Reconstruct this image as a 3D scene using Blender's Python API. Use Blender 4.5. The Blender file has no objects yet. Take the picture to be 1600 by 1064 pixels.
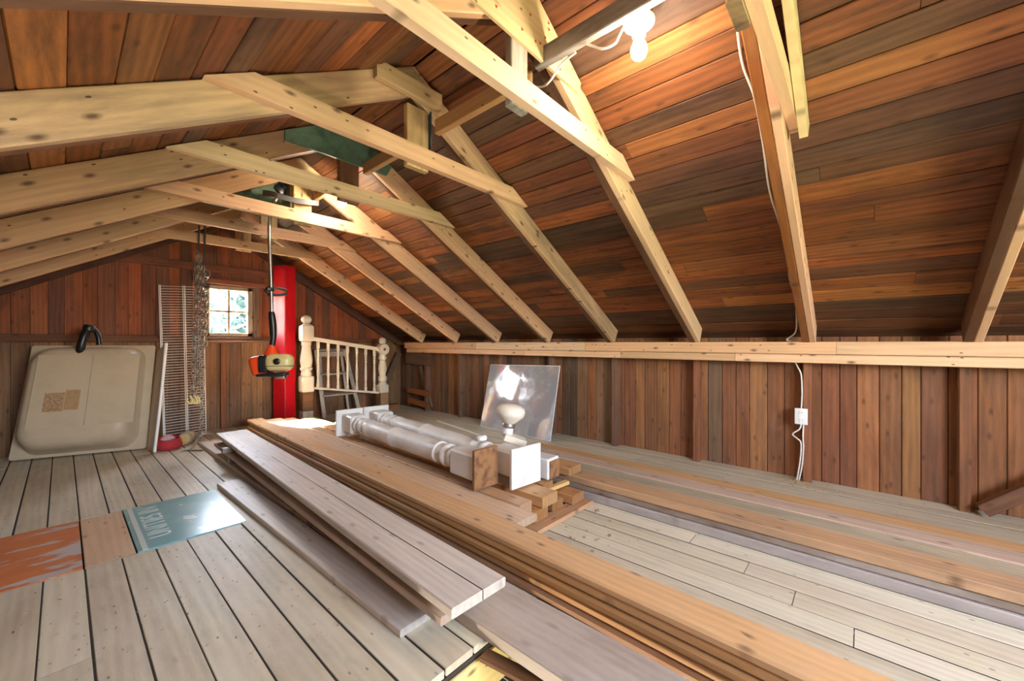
import bpy, bmesh, math, random
from mathutils import Vector as V, Matrix as Mx
R = random.Random(7)
SC = bpy.context.scene
COL = SC.collection
rad = math.radians

# ------------------------------------------------------------------ camera, world, lights, exposure
YAW = rad(48.6); CAMH = 1.02; FPX = 620.0
cd = bpy.data.cameras.new('camera'); cam = bpy.data.objects.new('camera', cd); COL.objects.link(cam)
cd.sensor_width = 36; cd.lens = FPX/1600*36; cd.shift_y = 4/1600; cd.clip_start = .01
cam.location = (0, 0, CAMH); cam.rotation_euler = (rad(90), 0, -YAW)
SC.camera = cam

w = bpy.data.worlds.new('sky'); SC.world = w; w.use_nodes = True
nt = w.node_tree; bg = nt.nodes['Background']
sk = nt.nodes.new('ShaderNodeTexSky'); sk.sky_type = 'NISHITA'; sk.sun_disc = False
sk.sun_elevation = rad(52); sk.sun_rotation = rad(-28); sk.altitude = 100; sk.dust_density = 3
hz = nt.nodes.new('ShaderNodeMix'); hz.data_type = 'RGBA'; hz.inputs[0].default_value = .72; hz.inputs[7].default_value = (1.0, .95, .87, 1)
nt.links.new(sk.outputs[0], hz.inputs[6]); nt.links.new(hz.outputs[2], bg.inputs[0]); bg.inputs[1].default_value = 6.6   # bright hazy sky

sun = bpy.data.lights.new('sun', 'SUN'); sun.energy = 110; sun.angle = rad(3); sun.color = (1, .95, .86)
so = bpy.data.objects.new('sun', sun); COL.objects.link(so)
so.rotation_euler = V((.40, -1.2, -1.2)).to_track_quat('-Z', 'Y').to_euler()

def portal(loc, rot, sx, sy):
    l = bpy.data.lights.new('portal', 'AREA'); l.shape = 'RECTANGLE'; l.size = sx; l.size_y = sy
    l.cycles.is_portal = True
    o = bpy.data.objects.new('portal', l); COL.objects.link(o); o.location = loc; o.rotation_euler = rot
BULB_W = 88.0      # emission strength of the lit bulbs
FILL_W = 80.0      # unseen fill globe added in the storey below, brightens left roof and rafters
FILL_OPENING = (.0, 1.80, .90, 1.72)  # unseen opening added in the near gable to let in fill daylight: x0,x1,z0,z1
NEARY = -2.0; FARY = 5.72
portal(((FILL_OPENING[0]+FILL_OPENING[1])/2, NEARY-.1, (FILL_OPENING[2]+FILL_OPENING[3])/2), (rad(90), 0, 0), FILL_OPENING[1]-FILL_OPENING[0], FILL_OPENING[3]-FILL_OPENING[2])
portal((1.33, FARY+.12, 1.40), (rad(-90), 0, 0), .5, .6)
vs = SC.view_settings
vs.view_transform = 'Standard'; vs.look = 'None'; vs.gamma = 1; vs.use_curve_mapping = False; vs.exposure = 2.3

# ------------------------------------------------------------------ helpers
SIN, COS = math.sin(YAW), math.cos(YAW)
def ray(px, py):
    u = (px-800)/FPX; v = -(py-536)/FPX
    return V((SIN+u*COS, COS-u*SIN, v))
def atz(px, py, z):
    d = ray(px, py); return V((0, 0, CAMH))+d*((z-CAMH)/d.z)
def aty(px, py, y):
    d = ray(px, py); return V((0, 0, CAMH))+d*(y/d.y)
def atx(px, py, x):
    d = ray(px, py); return V((0, 0, CAMH))+d*(x/d.x)
def c(h):
    h = h.lstrip('#'); out = []
    for i in (0, 2, 4):
        s = int(h[i:i+2], 16)/255; out.append(s/12.92 if s <= .04045 else ((s+.055)/1.055)**2.4)
    return tuple(out)
def warm(col, r=1.12, b=.82): return (min(1, col[0]*r), col[1], col[2]*b)
def vary(col, a=.12, hue=.05):
    k = 1+R.uniform(-a, a)
    return tuple(max(0, min(1, v*k*(1+R.uniform(-hue, hue)))) for v in col)

MATS = {}
class NT:
    def __init__(s, name):
        s.m = bpy.data.materials.new(name); s.m.use_nodes = True; s.t = s.m.node_tree
        s.b = s.t.nodes['Principled BSDF']; s.out = s.t.nodes['Material Output']; MATS[name] = s.m
    def n(s, typ, ins=None, **kw):
        nd = s.t.nodes.new('ShaderNode'+typ)
        for k, v in kw.items(): setattr(nd, k, v)
        for k, v in (ins or {}).items():
            if isinstance(v, bpy.types.NodeSocket): s.t.links.new(v, nd.inputs[k])
            else: nd.inputs[k].default_value = v
        return nd
    def math(s, op, a, b=0.0, cl=False):
        nd = s.n('Math', {0: a, 1: b}, operation=op); nd.use_clamp = cl; return nd.outputs[0]
    def ramp(s, v, lo, hi):
        nd = s.n('MapRange', {0: v, 1: lo, 2: hi, 3: 0.0, 4: 1.0}); return nd.outputs[0]
    def mix(s, f, a, b, blend='MIX'):
        nd = s.n('Mix', data_type='RGBA', blend_type=blend)
        for i, v in ((0, f), (6, a), (7, b)):
            if isinstance(v, bpy.types.NodeSocket): s.t.links.new(v, nd.inputs[i])
            else: nd.inputs[i].default_value = v if i == 0 else (*v, 1) if len(v) == 3 else v
        return nd.outputs[2]
    def set(s, **kw):
        for k, v in kw.items():
            k = k.replace('_', ' ')
            if isinstance(v, bpy.types.NodeSocket): s.t.links.new(v, s.b.inputs[k])
            else: s.b.inputs[k].default_value = v

def wood(name, grain=.35, stain=.3, stain_col='#2a1c14', knots=.6, dust=0, dust_col='#cfc8bb', rough=.7, bump=.25, nails=0, fine=30, saw=0, spec=.3, endgrain=.85):
    s = NT(name)
    tc = s.n('TexCoord').outputs['Object']; oi = s.n('ObjectInfo')
    off = s.n('VectorMath', {0: (53, 17, 31), 3: oi.outputs['Random']}, operation='SCALE').outputs[0]
    p = s.n('VectorMath', {0: tc, 1: off}, operation='ADD').outputs[0]
    def sc(a, b): return s.n('VectorMath', {0: p, 1: (a, b, b)}, operation='MULTIPLY').outputs[0]
    n1 = s.n('TexNoise', {'Vector': sc(4.5, fine*2.2), 'Scale': 1.0, 'Detail': 8.0, 'Roughness': .68}).outputs[0]
    n2 = s.n('TexNoise', {'Vector': sc(1.7, 9.5), 'Scale': 1.0, 'Detail': 8.0, 'Roughness': .68, 'Distortion': .7}).outputs[0]
    wv = s.n('TexWave', {'Vector': sc(.7, 7), 'Scale': 1.3, 'Distortion': 9.0, 'Detail': 2.0, 'Detail Scale': .7}, bands_direction='Y').outputs[1]
    g = s.math('ADD', s.math('MULTIPLY', n1, .38), s.math('ADD', s.math('MULTIPLY', n2, .42), s.math('MULTIPLY', wv, .13)))
    g = s.ramp(g, .3, .7)
    lo = s.math('ADD', s.math('MULTIPLY', g, grain*1.35), 1-grain*.8)
    colr = s.n('Mix', data_type='RGBA', blend_type='MULTIPLY'); colr.inputs[0].default_value = 1
    s.t.links.new(oi.outputs['Color'], colr.inputs[6]); s.t.links.new(lo, colr.inputs[7]); col = colr.outputs[2]
    if stain:
        b = s.n('TexNoise', {'Vector': sc(1.3, 8), 'Scale': 1.0, 'Detail': 7.0, 'Roughness': .68, 'Distortion': .4}).outputs[0]
        f = s.math('MULTIPLY', s.ramp(b, .46, .66), stain)
        col = s.mix(f, col, c(stain_col))
    if knots:
        vo = s.n('TexVoronoi', {'Vector': sc(5.2, 12), 'Scale': 1.0, 'Randomness': 1.0}, voronoi_dimensions='2D')
        d = s.ramp(s.math('ADD', vo.outputs['Distance'], s.math('MULTIPLY', n1, .08)), .20, .08)
        pick = s.math('GREATER_THAN', s.n('SeparateColor', {0: vo.outputs['Color']}).outputs[0], .62)
        f = s.math('MULTIPLY', s.math('MULTIPLY', d, pick), knots)
        col = s.mix(f, col, c('#3d2413'))
    if nails:
        vo = s.n('TexVoronoi', {'Vector': sc(11, 24), 'Scale': 1.0}, voronoi_dimensions='2D')
        f = s.math('MULTIPLY', s.math('LESS_THAN', vo.outputs['Distance'], .085), s.math('GREATER_THAN', s.n('SeparateColor', {0: vo.outputs['Color']}).outputs[1], 1-nails))
        col = s.mix(s.math('MULTIPLY', f, .8), col, c('#2b1a10'))
    if dust:
        b = s.n('TexNoise', {'Vector': sc(2.2, 6), 'Scale': 1.0, 'Detail': 6.0, 'Roughness': .7}).outputs[0]
        f = s.math('MULTIPLY', s.ramp(b, .35, .62), dust)
        col = s.mix(f, col, c(dust_col))
    nx = s.math('ABSOLUTE', s.n('SeparateXYZ', {0: s.n('TexCoord').outputs['Normal']}).outputs[0])
    endf = s.math('MULTIPLY', s.math('GREATER_THAN', nx, .9), endgrain)     # end grain is darker and greyer wood
    col = s.mix(endf, col, s.mix(.45, col, c('#6b5a4a'), 'MULTIPLY'))
    h = g
    if saw:
        sw = s.n('TexWave', {'Vector': sc(60, 4), 'Scale': 1.0, 'Distortion': 1.5}, bands_direction='X').outputs[1]
        h = s.math('ADD', g, s.math('MULTIPLY', sw, saw))
        col = s.mix(s.math('MULTIPLY', sw, saw*.35), col, c('#1c120c'))
    bp = s.n('Bump', {'Strength': bump, 'Distance': .004, 'Height': h})
    s.set(Base_Color=col, Roughness=rough, Normal=bp.outputs[0], Specular_IOR_Level=spec)
    return s.m

def plain(name, col, rough=.5, metal=0, noise=0, ncol=None, nscale=8, bump=0, objcol=False, spec=.5, coat=0):
    s = NT(name); base = (*c(col), 1)
    if objcol: base = s.n('ObjectInfo').outputs['Color']
    if noise or bump:
        tc = s.n('TexCoord').outputs['Object']
        nz = s.n('TexNoise', {'Vector': tc, 'Scale': nscale, 'Detail': 6.0, 'Roughness': .65}).outputs[0]
        if noise:
            f = s.math('MULTIPLY', s.ramp(nz, .45, .7), noise)
            base = s.mix(f, base if objcol else c(col), c(ncol))
        if bump:
            s.set(Normal=s.n('Bump', {'Strength': bump, 'Distance': .003, 'Height': nz}).outputs[0])
    s.set(Base_Color=base, Roughness=rough, Metallic=metal, Specular_IOR_Level=spec, Coat_Weight=coat)
    return s.m

M_ROOF = wood('roof_plank_wood', grain=.6, stain=.7, stain_col='#2e221d', knots=.6, rough=.6, bump=.16, saw=.25, dust=.10, dust_col='#8a6a50')
M_WALL = wood('wall_board_wood', grain=.45, stain=.45, stain_col='#3a2a22', knots=.6, rough=.75, bump=.14, dust=.12, dust_col='#9a8270')
M_NEW = wood('new_lumber', grain=.22, stain=.14, stain_col='#7d5a2c', knots=.75, rough=.6, bump=.12, nails=.16)
M_AGED = wood('blue_stained_lumber', grain=.3, stain=.6, stain_col='#6a5a4a', knots=.8, rough=.65, bump=.15, nails=.12)
M_FLOOR = wood('worn_painted_floor', grain=.30, stain=.22, stain_col='#857763', knots=.22, rough=.5, spec=.45, bump=.2, dust=.5, dust_col='#d9d2bc', fine=16, nails=.1)
M_GREY = wood('weathered_grey_wood', grain=.30, stain=.28, stain_col='#6f6962', knots=.5, spec=.55, rough=.48, bump=.14, dust=.4, dust_col='#cdc4b9')
M_TAN = wood('tan_lumber', grain=.25, stain=.25, stain_col='#7c5a3c', knots=.7, rough=.48, spec=.45, bump=.15, dust=.15, dust_col='#cdb8a0')
M_PLY = wood('plywood', grain=.2, stain=.12, stain_col='#a07b4d', knots=.4, rough=.6, bump=.08, nails=.1, fine=14)
M_WHITE = plain('chipped_white_paint', '#dedbd6', .48, noise=.4, ncol='#bdb6ac', nscale=6, bump=.25, objcol=False)
M_IVORY = plain('ivory_paint', '#ded3c0', .5, noise=.35, ncol='#c2b39c', nscale=5, bump=.1)
M_ROT = plain('bare_rotten_wood', '#93663e', .85, noise=.9, ncol='#4b3021', nscale=22, bump=.8)
M_RED = plain('red_enamel', '#c30a1c', .42, noise=.12, ncol='#8f0a18', nscale=2.5, coat=.08)
M_GREEN = plain('worn_green_paint', '#56705a', .6, noise=.7, ncol='#3a4136', nscale=14, bump=.3)
M_BLACK = plain('black_plastic', '#151619', .35)
M_DARKMETAL = plain('dark_metal', '#4a4b4d', .4, .8)
M_STEEL = plain('steel', '#b5b4b0', .32, 1, noise=.3, ncol='#7a6a5c', nscale=30)
M_RUST = plain('rusty_chain_steel', '#a8a298', .42, .8, noise=.7, ncol='#70523f', nscale=18)
M_ORANGE = plain('orange_plastic', '#e2481c', .35)
M_CREAM = plain('cream_plastic', '#cdbb80', .35, noise=.25, ncol='#a8935a', nscale=14)
M_PLASTIC = plain('white_plastic', '#eeeeea', .35)
M_WIRE = plain('white_vinyl_cable', '#e8e2d6', .4)
M_SHELFWIRE = plain('white_coated_wire', '#e9e6e0', .35)
M_TUB = plain('beige_fibreglass', '#c4ae92', .38, noise=.5, ncol='#b09a80', nscale=5, bump=.12)
M_TUBEDGE = plain('white_gelcoat', '#e8e0d8', .3)
M_PORC = plain('white_porcelain', '#f1efea', .18)
M_CANVAS = plain('red_cloth', '#b02a30', .8, noise=.5, ncol='#7d1d24', nscale=16, bump=.4)
M_PINK = plain('faded_pink_cloth', '#c89a98', .8, noise=.4, ncol='#a8787a', nscale=16, bump=.4)
M_TWINE = plain('straw_twine', '#c9b083', .8, noise=.6, ncol='#8f7648', nscale=30, bump=.6)
M_ROPE = plain('dirty_hose', '#a99a88', .6, noise=.5, ncol='#6c5d50', nscale=20)
M_TAN2 = plain('yellow_wrap', '#d8a652', .5)
M_DIRT = plain('dark_subfloor', '#2c231c', .9)
M_STRAP = plain('brown_webbing', '#4a4038', .8)
M_CHIP = plain('wood_chips', '#b39a75', .9, objcol=False)
M_NAILRED = plain('red_nail_paint', '#c22a1a', .5)
M_SLAB = plain('roof_sheathing_back', '#241a14', .95)
M_LEAF = plain('foliage', '#51625c', .7, noise=.7, ncol='#84949a', nscale=2.5)
M_BARK = plain('bark', '#6a5a4a', .9)
M_GRASS = plain('grass_field', '#4a563c', .9, noise=.5, ncol='#5f664c', nscale=.6)
M_HOUSE = plain('pale_siding', '#c8d0d6', .7)
M_TIN = plain('steel_blue_strip', '#59636b', .45, .5)

s = NT('lit_bulb'); e = s.n('Emission', {0: (1, .86, .68, 1), 1: BULB_W}); s.t.links.new(e.outputs[0], s.out.inputs[0]); M_BULB = s.m
s = NT('fill_globe_glow'); e = s.n('Emission', {0: (1, .90, .76, 1), 1: FILL_W}); s.t.links.new(e.outputs[0], s.out.inputs[0]); M_FILL = s.m
s = NT('window_glass')
fr = s.n('Fresnel', {0: 1.45}); gl = s.n('BsdfGlossy', {'Roughness': .02}); tr = s.n('BsdfTransparent', {0: (.93, .97, .97, 1)})
mx = s.n('MixShader', {0: fr.outputs[0], 1: tr.outputs[0], 2: gl.outputs[0]}); s.t.links.new(mx.outputs[0], s.out.inputs[0]); M_GLASS = s.m
s = NT('dusty_mirror')
tc = s.n('TexCoord').outputs['Object']
nz = s.n('TexNoise', {'Vector': tc, 'Scale': 3.0, 'Detail': 8.0, 'Roughness': .7}).outputs[0]
st = s.n('TexNoise', {'Vector': s.n('VectorMath', {0: tc, 1: (3, 60, 1)}, operation='MULTIPLY').outputs[0], 'Scale': 1.0, 'Detail': 4.0}).outputs[0]
s.set(Base_Color=s.mix(s.math('MULTIPLY', s.ramp(st, .5, .75), .35), (.80, .84, .88), (.95, .95, .95)), Metallic=s.math('SUBTRACT', .64, s.math('MULTIPLY', s.ramp(nz, .5, .8), .35)),
      Roughness=s.math('ADD', .035, s.math('MULTIPLY', s.ramp(nz, .5, .8), .22)))
M_MIRROR = s.m
s = NT('worn_orange_paint')
tc = s.n('TexCoord').outputs['Object']
nz = s.n('TexNoise', {'Vector': s.n('VectorMath', {0: tc, 1: (2.2, 8, 1)}, operation='MULTIPLY').outputs[0], 'Scale': 1.0, 'Detail': 5.0, 'Roughness': .6}).outputs[0]
n2 = s.n('TexNoise', {'Vector': tc, 'Scale': 9.0, 'Detail': 6.0}).outputs[0]
cl = s.mix(s.math('MULTIPLY', s.ramp(n2, .4, .75), .5), c('#cf7d48'), c('#aa5a30'))
cl = s.mix(s.ramp(nz, .55, .575), cl, c('#bfb4ae'))
s.set(Base_Color=cl, Roughness=.55, Normal=s.n('Bump', {'Strength': .3, 'Distance': .003, 'Height': nz}).outputs[0]); M_ORSHEET = s.m
s = NT('teal_sign_enamel')
n2 = s.n('TexNoise', {'Vector': s.n('TexCoord').outputs['Object'], 'Scale': 7.0, 'Detail': 6.0}).outputs[0]
s.set(Base_Color=s.mix(s.math('MULTIPLY', s.ramp(n2, .4, .7), .5), c('#78aaac'), c('#98bdbb')), Roughness=s.math('ADD', .14, s.math('MULTIPLY', n2, .22)), Specular_IOR_Level=.6); M_TEAL = s.m
M_SIGNWHITE = plain('sign_white_paint', '#c9d6cf', .35)

WM = {}      # world matrices of things
def link(o, parent, M, mat=None, color=None):
    COL.objects.link(o)
    if mat is not None: o.data.materials.append(mat)
    if color is not None: o.color = (*color, 1)
    WM[o.name] = M
    if parent is not None:
        o.parent = parent; o.matrix_local = WM[parent.name].inverted() @ M
    else: o.matrix_world = M
    return o
def tag(o, label, cat, group=None):
    if label: o['label'] = label
    if cat: o['category'] = cat
    if group: o['group'] = group
    return o
def thing(name, label, cat, loc=(0, 0, 0), rz=0, group=None, rot=None):
    o = bpy.data.objects.new(name, None); o.empty_display_size = .1
    M = Mx.Translation(V(loc)) @ (rot if rot else Mx.Rotation(rz, 4, 'Z'))
    link(o, None, M); tag(o, label, cat, group); return o
def struct(o):
    o['kind'] = 'structure'; return o
def mesh(name, vs_, fs, M=None, mat=None, parent=None, color=None, smooth=0):
    me = bpy.data.meshes.new(name); me.from_pydata([tuple(v) for v in vs_], [], fs); me.update()
    if smooth:
        for p in me.polygons: p.use_smooth = True
        me.set_sharp_from_angle(angle=rad(smooth))
    return link(bpy.data.objects.new(name, me), parent, M or Mx(), mat, color)
def frame(o, x, up):
    x = V(x).normalized(); up = V(up); up = (up-x*up.dot(x)).normalized(); y = up.cross(x)
    return Mx(((x.x, y.x, up.x, o[0]), (x.y, y.y, up.y, o[1]), (x.z, y.z, up.z, o[2]), (0, 0, 0, 1)))
def board_geo(L, w_, t, s0=0, s1=0, ch=None, warp=0):
    ch = ch if ch is not None else min(.004, t*.2, w_*.2)
    a, b = w_/2, t/2
    prof = [(-a+ch, -b), (a-ch, -b), (a, -b+ch), (a, b-ch), (a-ch, b), (-a+ch, b), (-a, b-ch), (-a, -b+ch)]
    vs_ = []
    for x, sh in ((-L/2, s0), (L/2, s1)):
        for y, z in prof: vs_.append((x+sh*y/w_, y+(warp if x > 0 else 0), z))
    fs = [tuple(reversed(range(8))), tuple(range(8, 16))]
    for i in range(8): j = (i+1) % 8; fs.append((i, j, 8+j, 8+i))
    return vs_, fs
def board(name, a, b, up, w_, t, col, mat, parent=None, s0=0, s1=0, ch=None):
    a, b = V(a), V(b)
    vs_, fs = board_geo((b-a).length, w_, t, s0, s1, ch)
    return mesh(name, vs_, fs, frame((a+b)/2, b-a, up), mat, parent, col)
def prism(name, poly, M, t, mat, parent=None, col=None):
    """poly in local x,y; thickness centred on local z"""
    n = len(poly); ar = sum(poly[i][0]*poly[(i+1) % n][1]-poly[(i+1) % n][0]*poly[i][1] for i in range(n))
    if ar < 0: poly = list(reversed(poly))
    vs_ = [(x, y, -t/2) for x, y in poly]+[(x, y, t/2) for x, y in poly]
    fs = [tuple(reversed(range(n))), tuple(range(n, 2*n))]+[(i, (i+1) % n, n+(i+1) % n, n+i) for i in range(n)]
    return mesh(name, vs_, fs, M, mat, parent, col)
def box_bm(bm, lo, hi):
    vv = [bm.verts.new((x, y, z)) for z in (lo[2], hi[2]) for y in (lo[1], hi[1]) for x in (lo[0], hi[0])]
    for f in ((0, 2, 3, 1), (4, 5, 7, 6), (0, 1, 5, 4), (2, 6, 7, 3), (0, 4, 6, 2), (1, 3, 7, 5)): bm.faces.new([vv[i] for i in f])
def rbox(name, size, M, mat, parent=None, r=.01, seg=2, col=None, taper=None):
    bm = bmesh.new(); a, b, d = (v/2 for v in size); box_bm(bm, (-a, -b, -d), (a, b, d))
    if taper:
        for v in bm.verts:
            if v.co.z > 0: v.co.x *= taper[0]; v.co.y *= taper[1]
    if r: bmesh.ops.bevel(bm, geom=bm.edges[:], offset=r, segments=seg, affect='EDGES', profile=.5)
    me = bpy.data.meshes.new(name); bm.to_mesh(me); bm.free()
    if r and seg > 1:
        for p in me.polygons: p.use_smooth = True
        me.set_sharp_from_angle(angle=rad(40))
    return link(bpy.data.objects.new(name, me), parent, M, mat, col)
def lathe_geo(prof, n=20, x0=0):
    vs_, fs = [], []
    for (r, z) in prof:
        for k in range(n): a = 2*math.pi*k/n; vs_.append((r*math.cos(a), r*math.sin(a), z))
    m = len(prof)
    for i in range(m-1):
        for k in range(n):
            j = (k+1) % n; fs.append((i*n+k, i*n+j, (i+1)*n+j, (i+1)*n+k))
    fs.append(tuple(reversed(range(n)))); fs.append(tuple(range((m-1)*n, m*n)))
    return vs_, fs
def lathe(name, prof, M, mat, parent=None, n=20, smooth=50, col=None):
    vs_, fs = lathe_geo(prof, n); return mesh(name, vs_, fs, M, mat, parent, col, smooth)
def smoothpts(P, k=6):
    P = [V(p) for p in P]; out = []
    for i in range(len(P)-1):
        p0 = P[max(0, i-1)]; p1 = P[i]; p2 = P[i+1]; p3 = P[min(len(P)-1, i+2)]
        for j in range(k):
            t = j/k
            out.append(.5*((2*p1)+(p2-p0)*t+(2*p0-5*p1+4*p2-p3)*t*t+(3*p1-p0-3*p2+p3)*t**3))
    return out+[P[-1]]
def tube_geo(P, r, n=8, closed=False):
    P = [V(p) for p in P]; vs_, fs = [], []; up = None; m = len(P)
    for i, p in enumerate(P):
        t = (P[(i+1) % m]-P[i-1]) if closed else (P[min(i+1, m-1)]-P[max(i-1, 0)])
        t.normalize()
        if up is None: up = V((0, 0, 1)) if abs(t.z) < .9 else V((1, 0, 0))
        a = (up-t*up.dot(t)); a = a.normalized() if a.length > 1e-6 else t.orthogonal().normalized(); b = t.cross(a); up = a
        rr = r[i] if isinstance(r, (list, tuple)) else r
        for k in range(n): q = 2*math.pi*k/n; vs_.append(p+(a*math.cos(q)+b*math.sin(q))*rr)
    for i in range(m if closed else m-1):
        for k in range(n):
            j = (k+1) % n; ii = (i+1) % m; fs.append((i*n+k, i*n+j, ii*n+j, ii*n+k))
    if not closed: fs.append(tuple(reversed(range(n)))); fs.append(tuple(range((m-1)*n, m*n)))
    return vs_, fs
def tube(name, P, r, mat, parent=None, n=8, k=6, closed=False, col=None):
    pts = smoothpts(P, k) if k > 1 else [V(p) for p in P]
    vs_, fs = tube_geo(pts, r, n, closed); return mesh(name, vs_, fs, None, mat, parent, col, 60)
class Geo:
    def __init__(s): s.v = []; s.f = []
    def add(s, vf, M=None):
        n = len(s.v); s.v += [(M @ V(v)) if M else V(v) for v in vf[0]]; s.f += [tuple(i+n for i in f) for f in vf[1]]
    def build(s, name, mat, parent=None, smooth=0, col=None): return mesh(name, s.v, s.f, None, mat, parent, col, smooth)
def T(x, y, z): return Mx.Translation(V((x, y, z)))
def RX(a): return Mx.Rotation(rad(a), 4, 'X')
def RY(a): return Mx.Rotation(rad(a), 4, 'Y')
def RZ(a): return Mx.Rotation(rad(a), 4, 'Z')

# ------------------------------------------------------------------ setting: roof, walls, floor
RX0, RZ0, SL = 1.23, 2.485, .575           # ridge line and slope of the roof underside
def roofz(x): return RZ0-SL*abs(x-RX0)
ANG = math.atan(SL); ca, sa = math.cos(ANG), math.sin(ANG)
XR, XL = 3.70, -1.24                       # inner faces of the knee wall boards
Y0, Y1 = NEARY, FARY

roof = bpy.data.objects.new('ceiling', None); link(roof, None, T(RX0, 0, RZ0)); struct(roof)
ROOFC = ['#8c5732', '#9a6238', '#74482f', '#6a4a38', '#86542f', '#a36b3c', '#644c3e', '#88543a', '#956038', '#5c473c', '#7c4e30', '#90633e']
for side in (1, -1):
    L = (XR+.10-RX0)/ca; nrm = V((side*sa, 0, ca))
    d = V((side*ca, 0, -sa))
    # backing sheet above the planks
    mid = V((RX0, (Y0+Y1)/2, RZ0))+d*(L/2)+nrm*.05
    o = board('roof_sheathing', mid-V((0, (Y1-Y0)/2+.2, 0)), mid+V((0, (Y1-Y0)/2+.2, 0)), nrm, L+.08, .03, None, M_SLAB, roof)
    s_ = .004; k = 0
    while s_ < L-.03:
        wd = R.uniform(.090, .122); wd = min(wd, L-s_)
        y = Y0; cuts = [Y0]
        yy = Y0+R.uniform(1.2, 3.4)
        while yy < Y1-.6: cuts.append(yy); yy += R.uniform(2.0, 3.8)
        cuts.append(Y1)
        for q in range(len(cuts)-1):
            hexc = R.choice(ROOFC)
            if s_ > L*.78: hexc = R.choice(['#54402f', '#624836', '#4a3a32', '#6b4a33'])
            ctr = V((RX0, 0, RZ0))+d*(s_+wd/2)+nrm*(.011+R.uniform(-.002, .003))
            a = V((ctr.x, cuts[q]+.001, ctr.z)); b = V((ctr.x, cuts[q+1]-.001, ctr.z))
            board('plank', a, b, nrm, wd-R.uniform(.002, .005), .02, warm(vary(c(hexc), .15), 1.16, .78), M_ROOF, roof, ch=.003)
        s_ += wd; k += 1

def gable(name, y, face, hole, cols):
    """vertical board wall at plane y (inner face), boards split at the girt; hole = x0,x1,z0,z1"""
    w_ = bpy.data.objects.new(name, None); link(w_, None, T(RX0, y, 0)); struct(w_)
    xs = [XL-.02]
    def fill(a, b):
        n = max(1, round((b-a)/.108)); st = (b-a)/n
        for i in range(n): xs.append(a+st*(i+1)+(R.uniform(-.012, .012) if i < n-1 else 0))
    fill(XL-.02, hole[0]); fill(hole[0], hole[1]); fill(hole[1], XR+.02)
    for i in range(len(xs)-1):
        x0, x1 = xs[i]+.0015, xs[i+1]-.0015; xm = (x0+x1)/2
        inside = hole[0]-.001 <= xm <= hole[1]+.001
        segs = [(0.0, 1.05), (1.05, None)] if not inside else [(0.0, hole[2]), (hole[3], None)]
        for j, (z0, z1) in enumerate(segs):
            h0 = z1 if z1 else min(roofz(x0)-.002, 9); h1 = z1 if z1 else roofz(x1)-.002
            if z1: h0 = min(h0, roofz(x0)-.002); h1 = min(h1, roofz(x1)-.002)
            if min(h0, h1) < z0+.02: continue
            zc = (z0+max(h0, h1))/2
            M = frame((xm, y+face*(.011+R.uniform(-.002, .002)), zc), (0, 0, 1), (0, face, 0))
            # local x = up, local y = (0,face,0) x (0,0,1)
            sgn = 1 if V((0, face, 0)).cross(V((0, 0, 1))).x > 0 else -1
            poly = [(z0-zc, sgn*(x0-xm)), (z0-zc, sgn*(x1-xm)), (h1-zc, sgn*(x1-xm)), (h0-zc, sgn*(x0-xm))]
            base = R.choice(cols[j])
            prism('board', poly, M, .02, M_WALL, w_, warm(vary(c(base), .14), 1.12, .82))
    # outer weather skin
    g = Geo()
    for (a, b, z0, z1) in ((XL-.1, hole[0], -.2, 3), (hole[1], XR+.1, -.2, 3), (hole[0], hole[1], -.2, hole[2]), (hole[0], hole[1], hole[3], 3)):
        poly = [(a, z0), (b, z0)]
        if z1 == 3:
            poly += [(b, roofz(b)+.03)]
            if a < RX0 < b: poly += [(RX0, RZ0+.03)]
            poly += [(a, roofz(a)+.03)]
        else: poly += [(b, z1), (a, z1)]
        n = len(poly); yy = y+face*.03; t = face*.02
        g.add(([(p[0], yy, p[1]) for p in poly]+[(p[0], yy+t, p[1]) for p in poly],
               [tuple(range(n)), tuple(reversed(range(n, 2*n)))]+[(i, n+i, n+(i+1) % n, (i+1) % n) for i in range(n)]))
    g.build('siding', M_SLAB, w_)
    return w_
WIN = (1.097, 1.575, 1.10, 1.70)
UP = ['#8d5231', '#9a5733', '#844c31', '#a0633b', '#7a4f3a', '#925838', '#6d4839']
LOW = ['#7f5f45', '#8b694c', '#7a5a42', '#90704c', '#6b523f', '#846448']
wall_far = gable('wall_far', FARY, 1, WIN, (LOW, UP))
wall_near = gable('wall_near', NEARY, -1, FILL_OPENING, (LOW, UP))
BROWN = c('#74472c')
# girts, stud and end rafters on the far wall
def fy(d): return FARY-d
for (a, b, z, h, col) in ((XL+.02, 1.05, 1.065, .075, '#70452c'), (1.05, XR-.1, 1.055, .06, '#7d4f33'), (.05, 2.22, 1.905, .085, '#74422c')):
    board('girt', (a, fy(.022), z), (b, fy(.022), z-(.02 if z > 1.5 else 0)), (0, -1, 0), h, .04, c(col), M_WALL, wall_far)
board('stud', (1.265, fy(.025), .0), (1.265, fy(.025), 1.02), (0, -1, 0), .05, .045, c('#8a5230'), M_WALL, wall_far)
board('sill_board', (.98, fy(.05), 1.035), (1.74, fy(.05), 1.035), (0, 0, 1), .10, .022, c('#8a6549'), M_WALL, wall_far)
board('head_board', (.98, fy(.022), 1.75), (1.95, fy(.022), 1.735), (0, -1, 0), .06, .035, c('#8a5038'), M_WALL, wall_far)
for sd in (1, -1):
    a = V((RX0+sd*.05, fy(.03), RZ0-.09)); b = V((RX0+sd*2.38, fy(.03), roofz(RX0+2.38)-.07))
    board('end_rafter', a, b, (0, -1, 0), .11, .05, c('#5c3a28'), M_WALL, wall_far)
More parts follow.
